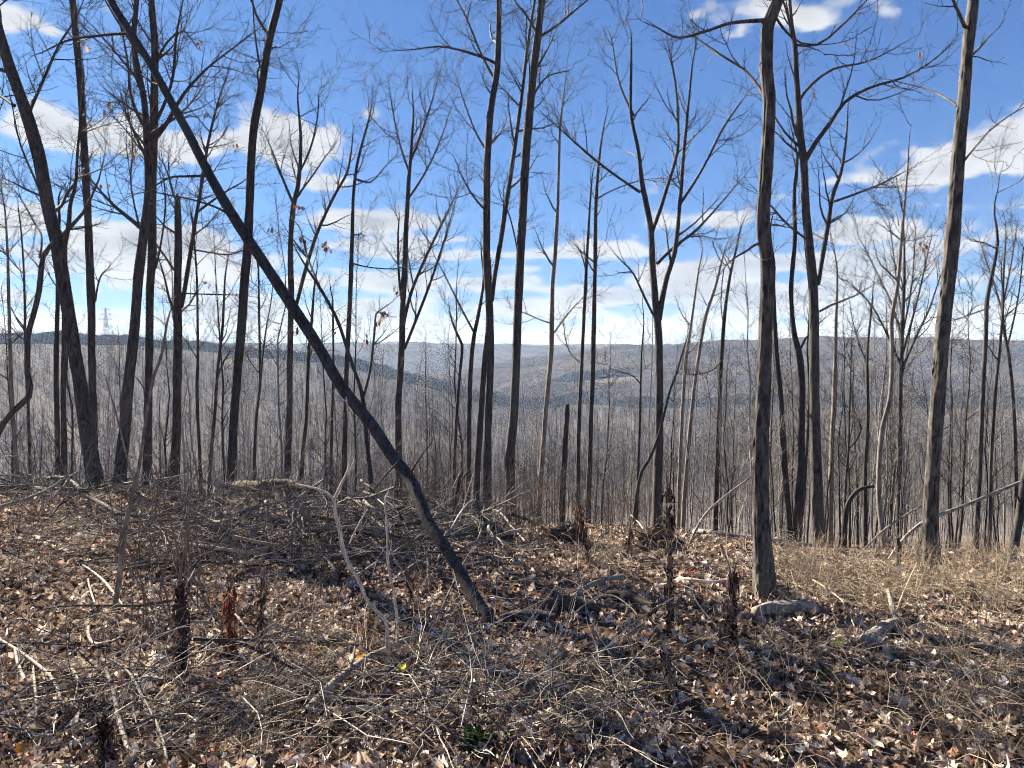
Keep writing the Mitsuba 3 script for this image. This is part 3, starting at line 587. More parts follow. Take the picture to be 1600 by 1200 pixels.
VARIANTS = []
for k, (h, r, bd) in enumerate([(11, .046, .3), (9.5, .038, .5), (12, .056, .25), (8, .027, .6), (10.5, .042, .35), (7, .022, .8), (6, .019, .7), (9, .032, .45), (8.5, .034, .9), (10, .030, .3), (11.5, .050, .5), (6.5, .024, 1.1)]):
    tr, cr = grown_tree(300 + k, h, r, bd)
    name = f'grove_{k}'
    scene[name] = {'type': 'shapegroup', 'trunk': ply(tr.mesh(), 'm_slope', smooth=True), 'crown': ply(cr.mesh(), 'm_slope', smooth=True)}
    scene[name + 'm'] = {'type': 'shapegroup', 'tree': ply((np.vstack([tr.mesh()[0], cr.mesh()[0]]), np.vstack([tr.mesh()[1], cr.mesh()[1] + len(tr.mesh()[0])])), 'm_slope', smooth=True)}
    VARIANTS.append(name)
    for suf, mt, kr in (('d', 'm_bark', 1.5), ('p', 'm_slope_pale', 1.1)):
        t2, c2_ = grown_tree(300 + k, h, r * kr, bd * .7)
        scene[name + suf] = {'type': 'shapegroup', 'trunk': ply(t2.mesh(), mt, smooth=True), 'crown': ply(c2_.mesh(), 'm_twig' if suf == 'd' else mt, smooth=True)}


def place(name, key, x, y, s, yaw, shear=None):
    z = float(G(x, y))
    m = T4().translate([x, y, z]).rotate([0, 0, 1], yaw).scale(s)
    scene[key] = {'type': 'instance', 'shapegroup': {'type': 'ref', 'id': name}, 'to_world': m}


g = np.random.default_rng(77)
spots = []
while len(spots) < 1500:
    r = math.sqrt(g.uniform(12.5 ** 2, 150 ** 2)) if g.random() < .72 else g.uniform(12.5, 45)
    az = math.radians(g.uniform(-40, 40))
    keep = np.interp(math.degrees(az), [-40, -15, 5, 20, 40], [.30, .38, .6, 1, 1])
    if g.random() > keep: continue
    x, y = r * math.sin(az), r * math.cos(az)
    if y < 11.5: continue
    spots.append((r, x, y))
spots.sort()
for i, (r, x, y) in enumerate(spots):
    k = int(g.integers(0, 12)) if r > 26 else int(g.choice([3, 5, 6, 7, 1, 9, 11, 8]))
    s = g.uniform(.5, .95) * float(np.interp(r, [12, 20, 45, 80], [.62, .72, .95, 1.05]))
    yaw = g.uniform(0, 360)
    if i < 235:
        key = key_for('slope_tree')
        u = g.random()
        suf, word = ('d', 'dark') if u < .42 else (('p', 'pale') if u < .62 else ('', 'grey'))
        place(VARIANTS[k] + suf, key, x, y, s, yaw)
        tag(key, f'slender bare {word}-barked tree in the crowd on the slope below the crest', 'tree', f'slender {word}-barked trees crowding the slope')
    else:
        place(VARIANTS[k] + 'm', key_for('slope_forest') if i > 235 else 'slope_forest', x, y, s, yaw)
tag('slope_forest', 'dense bare grey woods running down the slope', 'woods', kind='stuff')


def patch(seed, size, n, h, nb, nt, rad):
    """A piece of far-off winter wood: n trees of slivers on a square of this size."""
    g = np.random.default_rng(seed)
    a = Acc()
    x, y = g.uniform(-.5, .5, (2, n)) * size
    hh = h * g.uniform(.65, 1.1, n)
    top = np.stack([x + g.normal(0, .5, n), y + g.normal(0, .5, n), hh], 1)
    P = np.stack([np.stack([x, y, 0 * x - 1], 1), (np.stack([x, y, 0 * x], 1) + top) / 2, top], 1)
    R = rad * np.array([1.0, .8, .25])[None] * g.uniform(.7, 1.2, (n, 1))
    a.add(*tubes(P, R, 3))
    B, Q = sprout(P, R, nb / h, h * .26, .3, 1, (25, 60), 3, .15, .15, g=g, tip=rad * .12, rmin=rad * .25)
    a.add(*tubes(B, Q, 3))
    m = len(B)
    if nt:
        j = np.repeat(np.arange(m), nt)
        t = g.random(len(j))[:, None]
        p = B[j, 0] * (1 - t) + B[j, 2] * t
        d = unit(unit(B[j, 2] - B[j, 0]) + g.normal(0, .5, (len(j), 3)) + [0, 0, .2]) * h * g.uniform(.05, .13, (len(j), 1))
        w = unit(np.cross(d, g.normal(size=d.shape))) * rad * .22
        v = np.stack([p - w, p + w, p + d], 1).reshape(-1, 3)
        a.add(v, np.arange(len(v)).reshape(-1, 3))
    return a


for k in range(3):
    scene[f'wood_mid_{k}'] = {'type': 'shapegroup', 'wood': ply(patch(500 + k, 44, 64, 12.5, 16, 5, .11).mesh(), 'm_far', smooth=False)}
g = np.random.default_rng(88)


def lay_patches(kind, key, r0, r1, step, azmax=43):
    n = int(r1 // step) + 1
    first = True
    for ix in range(-n, n + 1):
        for iy in range(0, n + 1):
            x, y = (ix + g.uniform(-.2, .2)) * step, (iy + g.uniform(-.2, .2)) * step
            r, az = math.hypot(x, y), math.degrees(math.atan2(x, y))
            if not (r0 < r < r1) or abs(az) > azmax: continue
            e = step * .4
            if math.exp(-(((x - 78) / 45) ** 2 + ((y - 830) / 40) ** 2)) > .4: continue
            z = G([x, x + e, x - e, x, x], [y, y, y, y + e, y - e])
            sx, sy = (z[1] - z[2]) / (2 * e), (z[3] - z[4]) / (2 * e)
            m = np.eye(4); m[:3, 3] = x, y, z.mean()
            m[2, 0], m[2, 1] = sx, sy
            q = int(g.integers(0, 4))
            rot = np.eye(4); c, s = [(1, 0), (0, 1), (-1, 0), (0, -1)][q]
            rot[:2, :2] = [[c, -s], [s, c]]
            scene[key_for(key)] = {'type': 'instance', 'shapegroup': {'type': 'ref', 'id': f'{kind}_{int(g.integers(0, 3))}'}, 'to_world': T4((m @ rot @ np.diag([1, 1, g.uniform(.85, 1.15), 1])).tolist())}


lay_patches('wood_mid', 'valley_forest', 130, 900, 40)
# farther off the bare crowns merge into one rough canopy
ct = np.radians(np.linspace(-45, 45, 380)); cr_ = np.geomspace(860, 2900, 190)
TT, RR = np.meshgrid(ct, cr_)
g = np.random.default_rng(31)
TT = TT + g.normal(0, .0011, TT.shape); RR = RR * (1 + g.normal(0, .0018, RR.shape))
cx, cy = RR * np.sin(TT), RR * np.cos(TT)
q = np.stack([cx, cy, 0 * cx], -1)
field = np.exp(-(np.square((cx - 78) / 45) + np.square((cy - 830) / 50))) + np.exp(-(np.square((cx - 120) / 66) + np.square((cy - 1010) / 45)))
cz = G(cx, cy) + (8.5 + 4.0 * meshkit.noise(q / 24) + 1.6 * g.random(cx.shape)) * (1 - sstep(.3, .5, field)) - 6 * sstep(.3, .5, field)
n_t = len(ct)
ii, jj = np.meshgrid(np.arange(len(cr_) - 1), np.arange(n_t - 1), indexing='ij')
q4 = np.stack([ii * n_t + jj, (ii + 1) * n_t + jj, (ii + 1) * n_t + jj + 1, ii * n_t + jj + 1], -1).reshape(-1, 4)
put('ridge_forest', (np.stack([cx, cy, cz], -1).reshape(-1, 3), np.vstack([q4[:, [0, 2, 1]], q4[:, [0, 3, 2]]])), 'm_canopy')
tag('valley_forest', 'bare winter woods covering the valley sides', 'woods', kind='stuff')
tag('ridge_forest', 'hazy bare woods on the far ridges', 'woods', kind='stuff')

# ------------------------------------------------------------------ lattice tower on the left ridge
TP = at(165, 492, 780.0); TP[2] = G(TP[0], TP[1])
a, s = Acc(), 42.0
segs = []
for lv in range(6):
    z0, z1 = s * lv / 6, s * (lv + 1) / 6
    w0, w1 = 3.2 * (1 - lv / 6.6), 3.2 * (1 - (lv + 1) / 6.6)
    cn = [(-1, -1), (1, -1), (1, 1), (-1, 1)]
    for k in range(4):
        (a0, b0), (a1, b1) = cn[k], cn[(k + 1) % 4]
        segs += [((a0 * w0, b0 * w0, z0), (a0 * w1, b0 * w1, z1)), ((a0 * w0, b0 * w0, z0), (a1 * w1, b1 * w1, z1)), ((a1 * w0, b1 * w0, z0), (a0 * w1, b0 * w1, z1))]
arms = []
for z, w in ((s * .72, 7.5), (s * .84, 6.5), (s * .96, 5)):
    for sx in (-1, 1):
        arms += [((0, 0, z + 1.2), (sx * w, 0, z)), ((0, 0, z - .3), (sx * w, 0, z))]
for nm, sg in (('frame', segs), ('crossarms', arms)):
    P = np.array(sg) + TP
    put('lattice_tower__' + nm, tubes(P, np.full(P.shape[:2], .13), 4), 'm_steel', False)
tag('lattice_tower', 'hazy steel lattice power line tower on the left ridge skyline', 'power pylon')

# ------------------------------------------------------------------ fallen wood
def ground_path(pts, lift=.0):
    P, R = [], []
    for (x, y, w, *up) in pts:
        p = gp(x, y)
        rr = w / 2 / FOC * np.linalg.norm(p - [0, 0, H_EYE])
        p[2] += (up[0] if up else 0) + rr * .7 + .022 + lift
        P.append(p); R.append(rr)
    return np.array(P), np.array(R)


def fallen(name, label, cat, pts, side=(), mat='m_deadwood', S=10, bark=.25, twigs=0, seed=0, group=None, per=.05, tl=.35):
    g = np.random.default_rng(4000 + seed)
    key = key_for(name); tag(key, label, cat, group)
    P, R = ground_path(pts)
    if not side and not twigs:
        put(key, log_mesh(P, R, S, per, bark, g=g), mat)
        return key
    put(key + '__stem', log_mesh(P, R, S, per, bark, g=g), mat)
    par = [resample(P, R, 10)]
    for sd in side:
        sP, sR = ground_path(sd)
        put(part_key(key, 'side_branch'), log_mesh(sP, sR, max(6, S - 3), per, bark, g=g), mat)
        par.append(resample(sP, sR, 10))
    if twigs:
        P0, R0 = np.array([p[0] for p in par]), np.array([p[1] for p in par])
        B, Q = sprout(P0, R0, twigs, tl, .2, 1, (30, 70), 5, .25, .02, g=g, tip=.0012, rmin=.002)
        B2, Q2 = sprout(B, Q, 6, tl * .4, .2, 1, (30, 70), 4, .25, .0, g=g, tip=.001, rmin=.0015)
        a = Acc(); a.add(*tubes(B, Q, 4)); a.add(*tubes(B2, Q2, 3))
        put(key + '__twigs', a, mat if mat != 'm_bark' else 'm_twig'); labels[key + '__twigs'] = {'kind': 'stuff'}
    return key


fallen('fallen_limb', 'pale crooked fallen limb lying in the middle foreground', 'fallen branch', [(482, 1124, 13), (500, 1113, 13, .03), (535, 1085, 12, .05), (575, 1060, 11, .06), (600, 1045, 10, .06), (630, 1030, 9, .05), (657, 1018, 6, .04)],
       [[(490, 1120, 9), (535, 1122, 8), (570, 1122, 8), (605, 1133, 6)], [(520, 1090, 4, .06), (480, 1105, 4, .05), (440, 1130, 3), (400, 1160, 3)]], 'm_deadwood', 14, twigs=3, seed=1, per=.03)
fallen('fallen_log', 'thick short pale log beside the near trunk', 'log', [(1180, 968, 15, .0), (1200, 966, 19, .0), (1230, 964, 20, .0), (1258, 963, 18, .0), (1278, 964, 10, -.01)], S=24, bark=.55, seed=2, per=.03)
fallen('fallen_log', 'short cut log lying alone in the leaves on the right', 'log', [(1354, 1014, 15), (1372, 1002, 16), (1390, 990, 14), (1406, 980, 8)], [[(1400, 984, 8), (1394, 968, 7, .05), (1387, 954, 5, .1)], [(1395, 990, 6), (1408, 1000, 4)]], S=22, bark=.5, seed=3, per=.02)
fallen('fallen_log', 'long pale log lying across behind the near trunk', 'log', [(1085, 833, 8), (1120, 838, 9), (1175, 843, 9), (1215, 847, 8)], S=12, seed=4)
fallen('fallen_log', 'thin white log running on right from the near trunk', 'log', [(1218, 845, 6, .02), (1257, 848, 6, .02), (1300, 853, 5, .02)], S=10, seed=5)
fallen('fallen_log', 'grey log at the left edge along the crest', 'log', [(-10, 771, 9), (40, 770, 9), (100, 772, 8), (150, 775, 8)], S=12, seed=6, mat='m_bark')
fallen('fallen_log', 'short dark log at the foot of the forked left trunk', 'log', [(160, 776, 10), (185, 772, 12), (208, 770, 11)], S=12, seed=7, mat='m_rotten')
fallen('fallen_log', 'flat grey split log in the brush left of the middle', 'log', [(285, 790, 9), (315, 788, 10), (345, 790, 8)], S=12, seed=8)
fallen('fallen_log', 'dark thick log raised above the brush at the crest', 'log', [(374, 760, 15, .12), (410, 760, 16, .16), (450, 760, 16, .16), (488, 762, 13, .12)], S=14, seed=9, mat='m_rotten', bark=.4)
fallen('fallen_log', 'long grey log behind the foot of the slanting dead trunk', 'log', [(640, 818, 12), (680, 815, 14), (720, 812, 14), (752, 812, 12)], S=14, seed=10, bark=.35)
fallen('fallen_log', 'shorter brown log in front of the long grey log', 'log', [(700, 836, 9), (730, 833, 10), (758, 830, 9)], S=12, seed=11, mat='m_bark')
fallen('fallen_log', 'half-buried dark log right of the slanting trunk foot', 'log', [(785, 978, 10), (815, 972, 13), (845, 970, 13), (868, 976, 9)], S=14, seed=12, mat='m_bark', bark=.4)
fallen('fallen_log', 'rotten dark log in the hollow in the middle of the clearing', 'log', [(838, 962, 14), (870, 955, 20), (905, 957, 20), (935, 965, 14)], S=16, seed=13, mat='m_rotten', bark=.7)
fallen('fallen_log', 'dark decaying log lying right of the rotten log', 'log', [(950, 938, 12), (975, 942, 14), (1000, 950, 13), (1022, 958, 9)], S=14, seed=14, mat='m_rotten', bark=.5)
fallen('fallen_branch', 'grey crooked branch propped over the rotten log', 'fallen branch', [(890, 948, 7), (912, 935, 7, .03), (940, 926, 7, .05), (973, 920, 8, .05)], S=9, seed=15, twigs=2)
fallen('fallen_branch', 'white forked branch lying left of the near trunk', 'fallen branch', [(1058, 912, 5), (1085, 918, 5, .02), (1105, 922, 5, .02), (1140, 920, 4, .02), (1165, 916, 3)], [[(1100, 922, 4, .02), (1118, 913, 3, .03), (1123, 908, 2, .05)]], 'm_pale', 8, seed=16)
fallen('fallen_branch', 'dark bent branch on the left running down to the right', 'fallen branch', [(75, 755, 5, .15), (110, 775, 5, .15), (140, 800, 6, .12), (175, 818, 6, .1), (195, 830, 5, .05)], S=8, seed=17, mat='m_bark', twigs=3)
fallen('fallen_branch', 'broken dark branch end sloping down right of the centre pair', 'fallen branch', [(795, 782, 5, .12), (815, 790, 5, .08), (828, 802, 5, .04), (840, 812, 5)], S=8, seed=18, mat='m_bark_dark')
# slender sticks in the foreground
STICKS = [([(170, 1092, 5, .15), (200, 1112, 5, .14), (225, 1140, 5, .1), (245, 1165, 5, .06), (261, 1200, 5)], 'pale stick curving down right in the bottom left'),
          ([(166, 1100, 7, .12), (178, 1130, 7, .1), (188, 1165, 8, .06), (206, 1200, 8)], 'thick grey stick running to the bottom edge at the left'),
          ([(10, 1125, 4), (40, 1108, 4, .04), (80, 1092, 4, .06), (125, 1080, 4, .06)], 'long thin pale stick in the left corner, upper one'),
          ([(40, 1148, 4), (85, 1132, 4, .04), (150, 1118, 4, .08)], 'long thin pale stick in the left corner, middle one'),
          ([(55, 1172, 3), (100, 1145, 3, .05), (150, 1110, 3, .1)], 'long thin pale stick in the left corner, lowest one'),
          ([(0, 1016, 5, .02), (25, 1036, 6, .04), (50, 1056, 6, .05), (85, 1092, 6, .05), (100, 1130, 5, .02)], 'bent pale branch at the left edge of the foreground'),
          ([(24, 1040, 5, .05), (28, 1055, 6, .04), (40, 1080, 6, .02)], 'short forked pale stick at the left edge'),
          ([(52, 1060, 4, .03), (55, 1095, 5, .05), (58, 1130, 5, .04), (56, 1160, 4)], 'upright knobby pale stick near the left edge'),
          ([(315, 1025, 5, .06), (350, 1035, 6, .08), (390, 1050, 6, .1), (440, 1072, 6, .08), (500, 1092, 5, .04)], 'dark thick stick reaching the pale fallen limb from the left'),
          ([(400, 1148, 3, .05), (440, 1143, 4, .08), (500, 1138, 4, .1), (560, 1143, 4, .1), (640, 1165, 4, .06), (690, 1185, 3)], 'long arching pale stem along the bottom'),
          ([(620, 1143, 6, .1), (675, 1165, 6, .08), (720, 1185, 6, .05), (768, 1198, 5)], 'stout dark stick at the bottom right of centre'),
          ([(470, 1198, 3), (545, 1178, 4, .05), (600, 1155, 4, .1), (640, 1142, 3, .12)], 'pale stem rising to the right along the bottom edge'),
          ([(680, 990, 4, .02), (700, 965, 4, .12), (720, 940, 4, .2), (745, 915, 3, .28), (755, 890, 2, .35)], 'thin stick propped up beside the foot of the slanting trunk'),
          ([(847, 995, 3), (862, 975, 3, .05), (876, 953, 3, .1)], 'short pale stick standing by the rotten log'),
          ([(888, 985, 3), (910, 970, 3, .06), (950, 962, 3, .1), (985, 968, 3, .05), (1000, 975, 3)], 'arched dry stem over the dark hollow'),
          ([(800, 1117, 5), (840, 1108, 5, .04), (895, 1094, 4, .06)], 'straight pale stick in the lower middle'),
          ([(1200, 1150, 7), (1220, 1140, 7, .03), (1234, 1133, 6, .05)], 'grey stick end in the lower right'),
          ([(1545, 1030, 3), (1560, 1025, 4, .02), (1569, 1018, 3, .05)], 'small curved stick near the right edge'),
          ([(1390, 995, 3), (1410, 960, 3, .1), (1432, 930, 2, .2)], 'bright straw stem rising from the short cut log'),
          ([(1270, 935, 3, .1), (1310, 965, 3, .1), (1335, 993, 3, .02)], 'pale stem sloping down toward the short cut log'),
          ([(130, 902, 3, .06), (160, 925, 5, .06), (180, 948, 4, .05), (198, 963, 3)], 'white bent stick at the foot of the grey leaning sapling'),
          ([(138, 922, 3, .05), (143, 940, 4, .03), (150, 952, 3)], 'short white stick left of the grey leaning sapling'),
          ([(985, 820, 4, .12), (1000, 835, 4, .08), (1020, 858, 3, .02)], 'pale bundle of stems below the root ball'),
          ([(770, 815, 4, .1), (795, 838, 5, .1), (820, 860, 4, .05)], 'bleached stick sloping down right of the grey logs'),
          ([(540, 758, 5, .1), (560, 768, 6, .08), (572, 775, 5, .05)], 'bleached broken stub in the brush pile')]
for k, (pts, lab) in enumerate(STICKS):
    fallen('stick', lab, 'stick', [(a_[0], a_[1], a_[2] * .72, *a_[3:]) for a_ in pts], mat='m_straw' if 'straw' in lab or 'stem' in lab else ('m_bark_dark' if 'dark' in lab else ('m_pale' if 'white' in lab or 'bleach' in lab else 'm_deadwood')), S=7, seed=100 + k, per=.03)


def standing(name, label, cat, pts, side=(), Y=None, thin=1.0, Y1=None, mat='m_deadwood', twigs=0, tl=.3, S=9, seed=0, bark=.2, lY=.15):
    """A pole, stem or young tree whose foot is the first traced point; the rest rises from it."""
    g = np.random.default_rng(6000 + seed)
    key = key_for(name); tag(key, label, cat)
    f = gp(*pts[0][:2])
    Y = f[1] if Y is None else Y
    P, R = px_path(pts, Y, Y1 if Y1 is not None else Y, thin)
    P[0, 2] = min(P[0, 2], G(P[0, 0], P[0, 1])) - .03
    put(key + '__stem', log_mesh(P, R, S, .04, bark, g=g), mat)
    par = [resample(P, R, 10)]
    for sd in side:
        sP, sR = px_path(sd, np.interp(sd[0][1], [pts[-1][1], pts[0][1]], [Y1 or Y, Y]), np.interp(sd[0][1], [pts[-1][1], pts[0][1]], [Y1 or Y, Y]) + g.uniform(-lY, lY), thin)
        put(part_key(key, 'side_branch'), log_mesh(sP, sR, max(6, S - 3), .04, bark, g=g), mat)
        par.append(resample(sP, sR, 10))
    if twigs:
        P0, R0 = np.array([p[0] for p in par]), np.array([p[1] for p in par])
        B, Q = sprout(P0, R0, twigs, tl, .35, 1, (30, 65), 5, .22, .05, g=g, tip=.0012, rmin=.002)
        B2, Q2 = sprout(B, Q, 8, tl * .4, .2, 1, (30, 65), 4, .22, .03, g=g, tip=.001, rmin=.0015)
        a = Acc(); a.add(*tubes(B, Q, 4)); a.add(*tubes(B2, Q2, 3))
        put(key + '__twigs', a, 'm_twig' if mat != 'm_pale' else mat); labels[key + '__twigs'] = {'kind': 'stuff'}
    return key


standing('dead_sapling', 'white dead sapling with a forked top in front of the brush pile', 'sapling', [(600, 1050, 7), (606, 1010, 7), (604, 975, 7), (588, 955, 7), (573, 938, 7), (562, 910, 7), (547, 885, 7), (535, 855, 8), (530, 825, 7), (523, 798, 7), (522, 780, 6)],
         [[(522, 780, 5), (533, 757, 5), (545, 730, 4), (549, 700, 4), (545, 660, 3), (541, 620, 2)], [(522, 780, 5), (507, 768, 5), (484, 761, 4), (466, 757, 3)], [(546, 850, 3), (560, 820, 3), (575, 795, 2)]], mat='m_pale', twigs=3.5, tl=.25, seed=1, S=10, thin=.95)
standing('dead_sapling', 'slim white dead stem right of the forked white sapling', 'sapling', [(608, 1040, 5), (619, 1022, 5), (622, 1000, 5), (620, 962, 6), (615, 925, 5), (607, 885, 5), (605, 850, 4), (604, 812, 4), (601, 787, 4), (608, 766, 3)], [[(604, 855, 3), (592, 856, 2), (585, 845, 2)], [(602, 790, 3), (590, 780, 2)]], mat='m_pale', twigs=3.0, tl=.2, seed=2, S=9, thin=.85)
standing('young_tree', 'grey slanting young stem with a forked top in the left foreground', 'young tree', [(174, 962, 10), (185, 912, 10), (192, 850, 10), (200, 805, 9), (210, 760, 8), (216, 735, 8)], [[(214, 742, 7), (222, 700, 6), (230, 640, 6), (240, 590, 6), (252, 555, 6), (262, 500, 4), (268, 480, 2)], [(211, 755, 5), (200, 720, 4), (185, 660, 3), (165, 590, 2)]], mat='m_bark_pale', twigs=3, tl=.45, seed=3, S=11)
standing('leaning_pole', 'grey fallen pole slanting up to the right edge behind the tall trunk', 'fallen pole', [(1383, 849, 6), (1437, 820, 7), (1512, 788, 7), (1606, 748, 6), (1680, 716, 5)], Y=7.3, Y1=7.9, mat='m_deadwood', seed=4)
standing('leaning_pole', 'thin pole slanting parallel left of the thicker slanting pole', 'fallen pole', [(1330, 858, 3), (1395, 818, 4), (1441, 791, 3)], Y=7.5, Y1=8.0, mat='m_deadwood', seed=5)
standing('leaning_pole', 'thin pale pole slanting up to the near trunk from the left', 'fallen pole', [(1072, 846, 4), (1100, 807, 5), (1140, 770, 4), (1180, 742, 3)], Y=7.0, Y1=7.6, mat='m_deadwood', seed=6)
standing('snag', 'short broken dead trunk without branches right of the centre pair', 'dead tree', [(878, 800, 9), (880, 760, 9), (883, 700, 9), (886, 640, 9), (886, 632, 7)], Y=9.2, mat='m_bark_dark', seed=7, bark=.4, S=12)
standing('snag', 'low jagged dark stump left of the centre pair', 'dead tree', [(710, 812, 9), (713, 785, 10), (716, 760, 8), (718, 742, 3)], Y=8.4, mat='m_bark_dark', seed=8, bark=.5, side=[[(717, 756, 3), (727, 742, 3), (733, 735, 2)]])
standing('snag', 'bowed dead stem arching right on the right slope', 'dead tree', [(1318, 840, 12), (1322, 800, 10), (1330, 778, 8), (1345, 764, 7), (1366, 760, 5)], Y=8.8, mat='m_bark_dark', seed=9)
standing('snag', 'shattered dark stub below the slanting pole on the right', 'dead tree', [(1405, 862, 12), (1404, 850, 11), (1402, 838, 6)], Y=6.9, mat='m_rotten', seed=10, bark=.8)
standing('snag', 'bent dark trunk stub at the end of the grey logs in the middle', 'dead tree', [(775, 838, 15), (764, 825, 13), (752, 808, 11), (748, 790, 9), (745, 770, 7)], Y=7.6, mat='m_bark', seed=11, bark=.4)
for k, (x0, y0, x1, y1, Y, lab) in enumerate([(270, 895, 232, 690, 4.3, 'brown arching shrub behind the biggest dead stalk'), (330, 880, 285, 690, 4.8, 'brown thin shrub right of the biggest dead stalk'),
                                            (250, 850, 275, 660, 5.6, 'fine-twigged brown shrub left of the brush pile'), (400, 830, 420, 640, 6.6, 'bare brown shrub in front of the dark raised log'),
                                            (480, 840, 470, 680, 6.5, 'bare shrub left of the forked white sapling'), (120, 790, 100, 640, 8, 'bare grey bush at the foot of the left leaning trunk'),
                                            (60, 800, 30, 650, 7.6, 'bare grey bush near the left edge on the crest'), (420, 770, 470, 600, 8.6, 'grey wiry shrub behind the dark raised log'),
                                            (330, 770, 390, 640, 8.4, 'grey wiry shrub left of the dark raised log'), (660, 800, 690, 690, 8, 'reddish brown bush left of the low jagged stump'),
                                            (540, 800, 560, 680, 8, 'reddish brown bush right of the dark raised log')]):
    g = np.random.default_rng(700 + k)
    st, tw_ = [], []
    key = key_for('shrub'); tag(key, lab, 'shrub')
    a = Acc()
    foot = at(x0, y0, Y); foot[2] = G(foot[0], foot[1]) - .03
    for j in range(5):
        top = at(x1 + g.normal(0, 48), y1 + abs(g.normal(0, 50)), Y + g.normal(0, .3))
        mid = (foot + top) / 2 + g.normal(0, .12, 3) + [0, 0, .10]
        P, R = resample(np.array([foot + g.normal(0, .04, 3) * [1, 1, 0], mid, top]), np.array([.006, .004, .002]), 9)
        st.append((P, R))
    P0, R0 = np.array([s[0] for s in st]), np.array([s[1] for s in st])
    P0[:, 1:-1] += g.normal(0, .015, P0[:, 1:-1].shape)
    for j in range(5): put(part_key(key, 'stem'), tubes(P0[j:j + 1], R0[j:j + 1], 6), 'm_weed' if 'brown' in lab else 'm_bark_pale')
    B, Q = sprout(P0, R0, 7, .34, .25, 1, (25, 60), 5, .2, .04, g=g, tip=.0012, rmin=.0022)
    B2, Q2 = sprout(B, Q, 11, .13, .15, 1, (25, 60), 4, .2, .03, g=g, tip=.001, rmin=.0016)
    a.add(*tubes(B, Q, 3)); a.add(*tubes(B2, Q2, 3))
    put(key + '__twigs', a, 'm_weed' if 'brown' in lab else 'm_bark_pale'); labels[key + '__twigs'] = {'kind': 'stuff'}

# upturned root mass
def lump(center, rad, seed, rough_=.5, sub=4, freq=2.2):
    import trimesh
    m = trimesh.creation.icosphere(subdivisions=sub)
    v = np.array(m.vertices)
    n = meshkit.fbm(v * freq + seed * 7.1, 4, seed)
    v = v * (1 + rough_ * (n - .5) * 2)[:, None] * np.asarray(rad)
    return v + np.asarray(center), np.array(m.faces)


def root_ball(label, px, py, Y, w, h, seed, mat='m_soil', nroot=26):
    g = np.random.default_rng(seed)
    key = key_for('root_ball'); tag(key, label, 'upturned roots')
    c = at(px, py, Y); k = Y / FOC
    rad = np.array([w / 2 * k, w / 2.6 * k, h / 2 * k])
    c[2] = G(c[0], c[1]) + rad[2] * .72
    put(key + '__soil', lump(c, rad, seed, 1.0, 4, 1.9), mat, True)
    d = unit(g.normal(size=(nroot, 3)) * [1, 1, .8] + [0, -.3, .2])
    P = np.zeros((nroot, 6, 3)); P[:, 0] = c + d * rad * .7
    for s in range(1, 6):
        P[:, s] = P[:, s - 1] + d * rad.mean() * g.uniform(.1, .28, (nroot, 1)); d = unit(d + g.normal(0, .35, d.shape))
    R = np.linspace(1, .2, 6)[None] * g.uniform(.003, .011, (nroot, 1))
    for j in range(nroot): put(part_key(key, 'root'), tubes(P[j:j + 1], R[j:j + 1], 5), 'm_rotten')
    B, Q = sprout(P, R, 26, .17, .1, 1, (25, 80), 4, .3, 0, g=g, tip=.001, rmin=.0018)
    put(key + '__rootlets', tubes(B, Q, 3), 'm_weed'); labels[key + '__rootlets'] = {'kind': 'stuff'}


root_ball('upturned brown root ball in front of the vase-shaped tree', 1032, 806, 6.9, 62, 54, 3, 'm_soil', 44)
root_ball('dark torn root clump on the crest right of the centre pair', 886, 822, 7.2, 46, 34, 4, 'm_rotten', 22)
root_ball('dark root clump under the bent stub by the grey logs', 778, 838, 7.1, 40, 26, 5, 'm_rotten', 18)
for k, (px, py, w, h, lab) in enumerate([(248, 1032, 34, 24, 'grey rounded stone left of the big dark dead stalk'), (236, 1062, 40, 22, 'flat grey stone in the left foreground below the rounded one')]):
    p = gp(px, py + h / 2); k_ = p[1] / FOC
    key = key_for('stone')
    put(key, lump(p + [0, 0, h * k_ * .3], [w / 2 * k_, w / 2.4 * k_, h / 2 * k_], 60 + k, .35, 4, 2.0), 'm_stone'); tag(key, lab, 'stone')

# ------------------------------------------------------------------ dead leafy stalks
def dead_stalk(label, pts, n, seed, tint=(.27, .235, .23), size=(.035, .085), stemmat='m_weed', Y=None, spread=1.0, top=()):
    g = np.random.default_rng(seed)
    key = key_for('dead_stalk'); tag(key, label, 'dead plant')
    Y = gp(*pts[0][:2])[1] if Y is None else Y
    P, R = px_path(pts, Y)
    P[0, 2] = min(P[0, 2], G(P[0, 0], P[0, 1])) - .03
    put(key + '__stem', log_mesh(P, R, 7, .03, .2, g=g), stemmat)
    P, R = resample(P, R, 40)
    for tp in top:
        tP, tR = px_path(tp, Y, Y + g.normal(0, .15))
        put(part_key(key, 'branch'), log_mesh(tP, tR, 6, .05, .15, g=g), stemmat)
    i = (g.random(n) ** .9 * 37).astype(int)
    n_ = n
    pos = P[i] + np.column_stack([g.normal(0, .013 * spread, (n, 2)), g.normal(0, .01, n) - .03])
    c = leaf_colors(n, g, .35)
    c = (.45 * c + .55 * c.mean(1, keepdims=True)) * tint if max(tint) < .6 else c * tint
    a = Acc()
    a.add(*leaves_at(pos, g.uniform(*size, n), LONG * [1, .95], g.uniform(0, 6.28, n), g.uniform(.95, 1.75, n), g.normal(0, .7, n), g.normal(0, 1.0, (n, 3)), c))
    put(key + '__shrivelled_leaves', a, 'm_leaf'); labels[key + '__shrivelled_leaves'] = {'kind': 'stuff'}


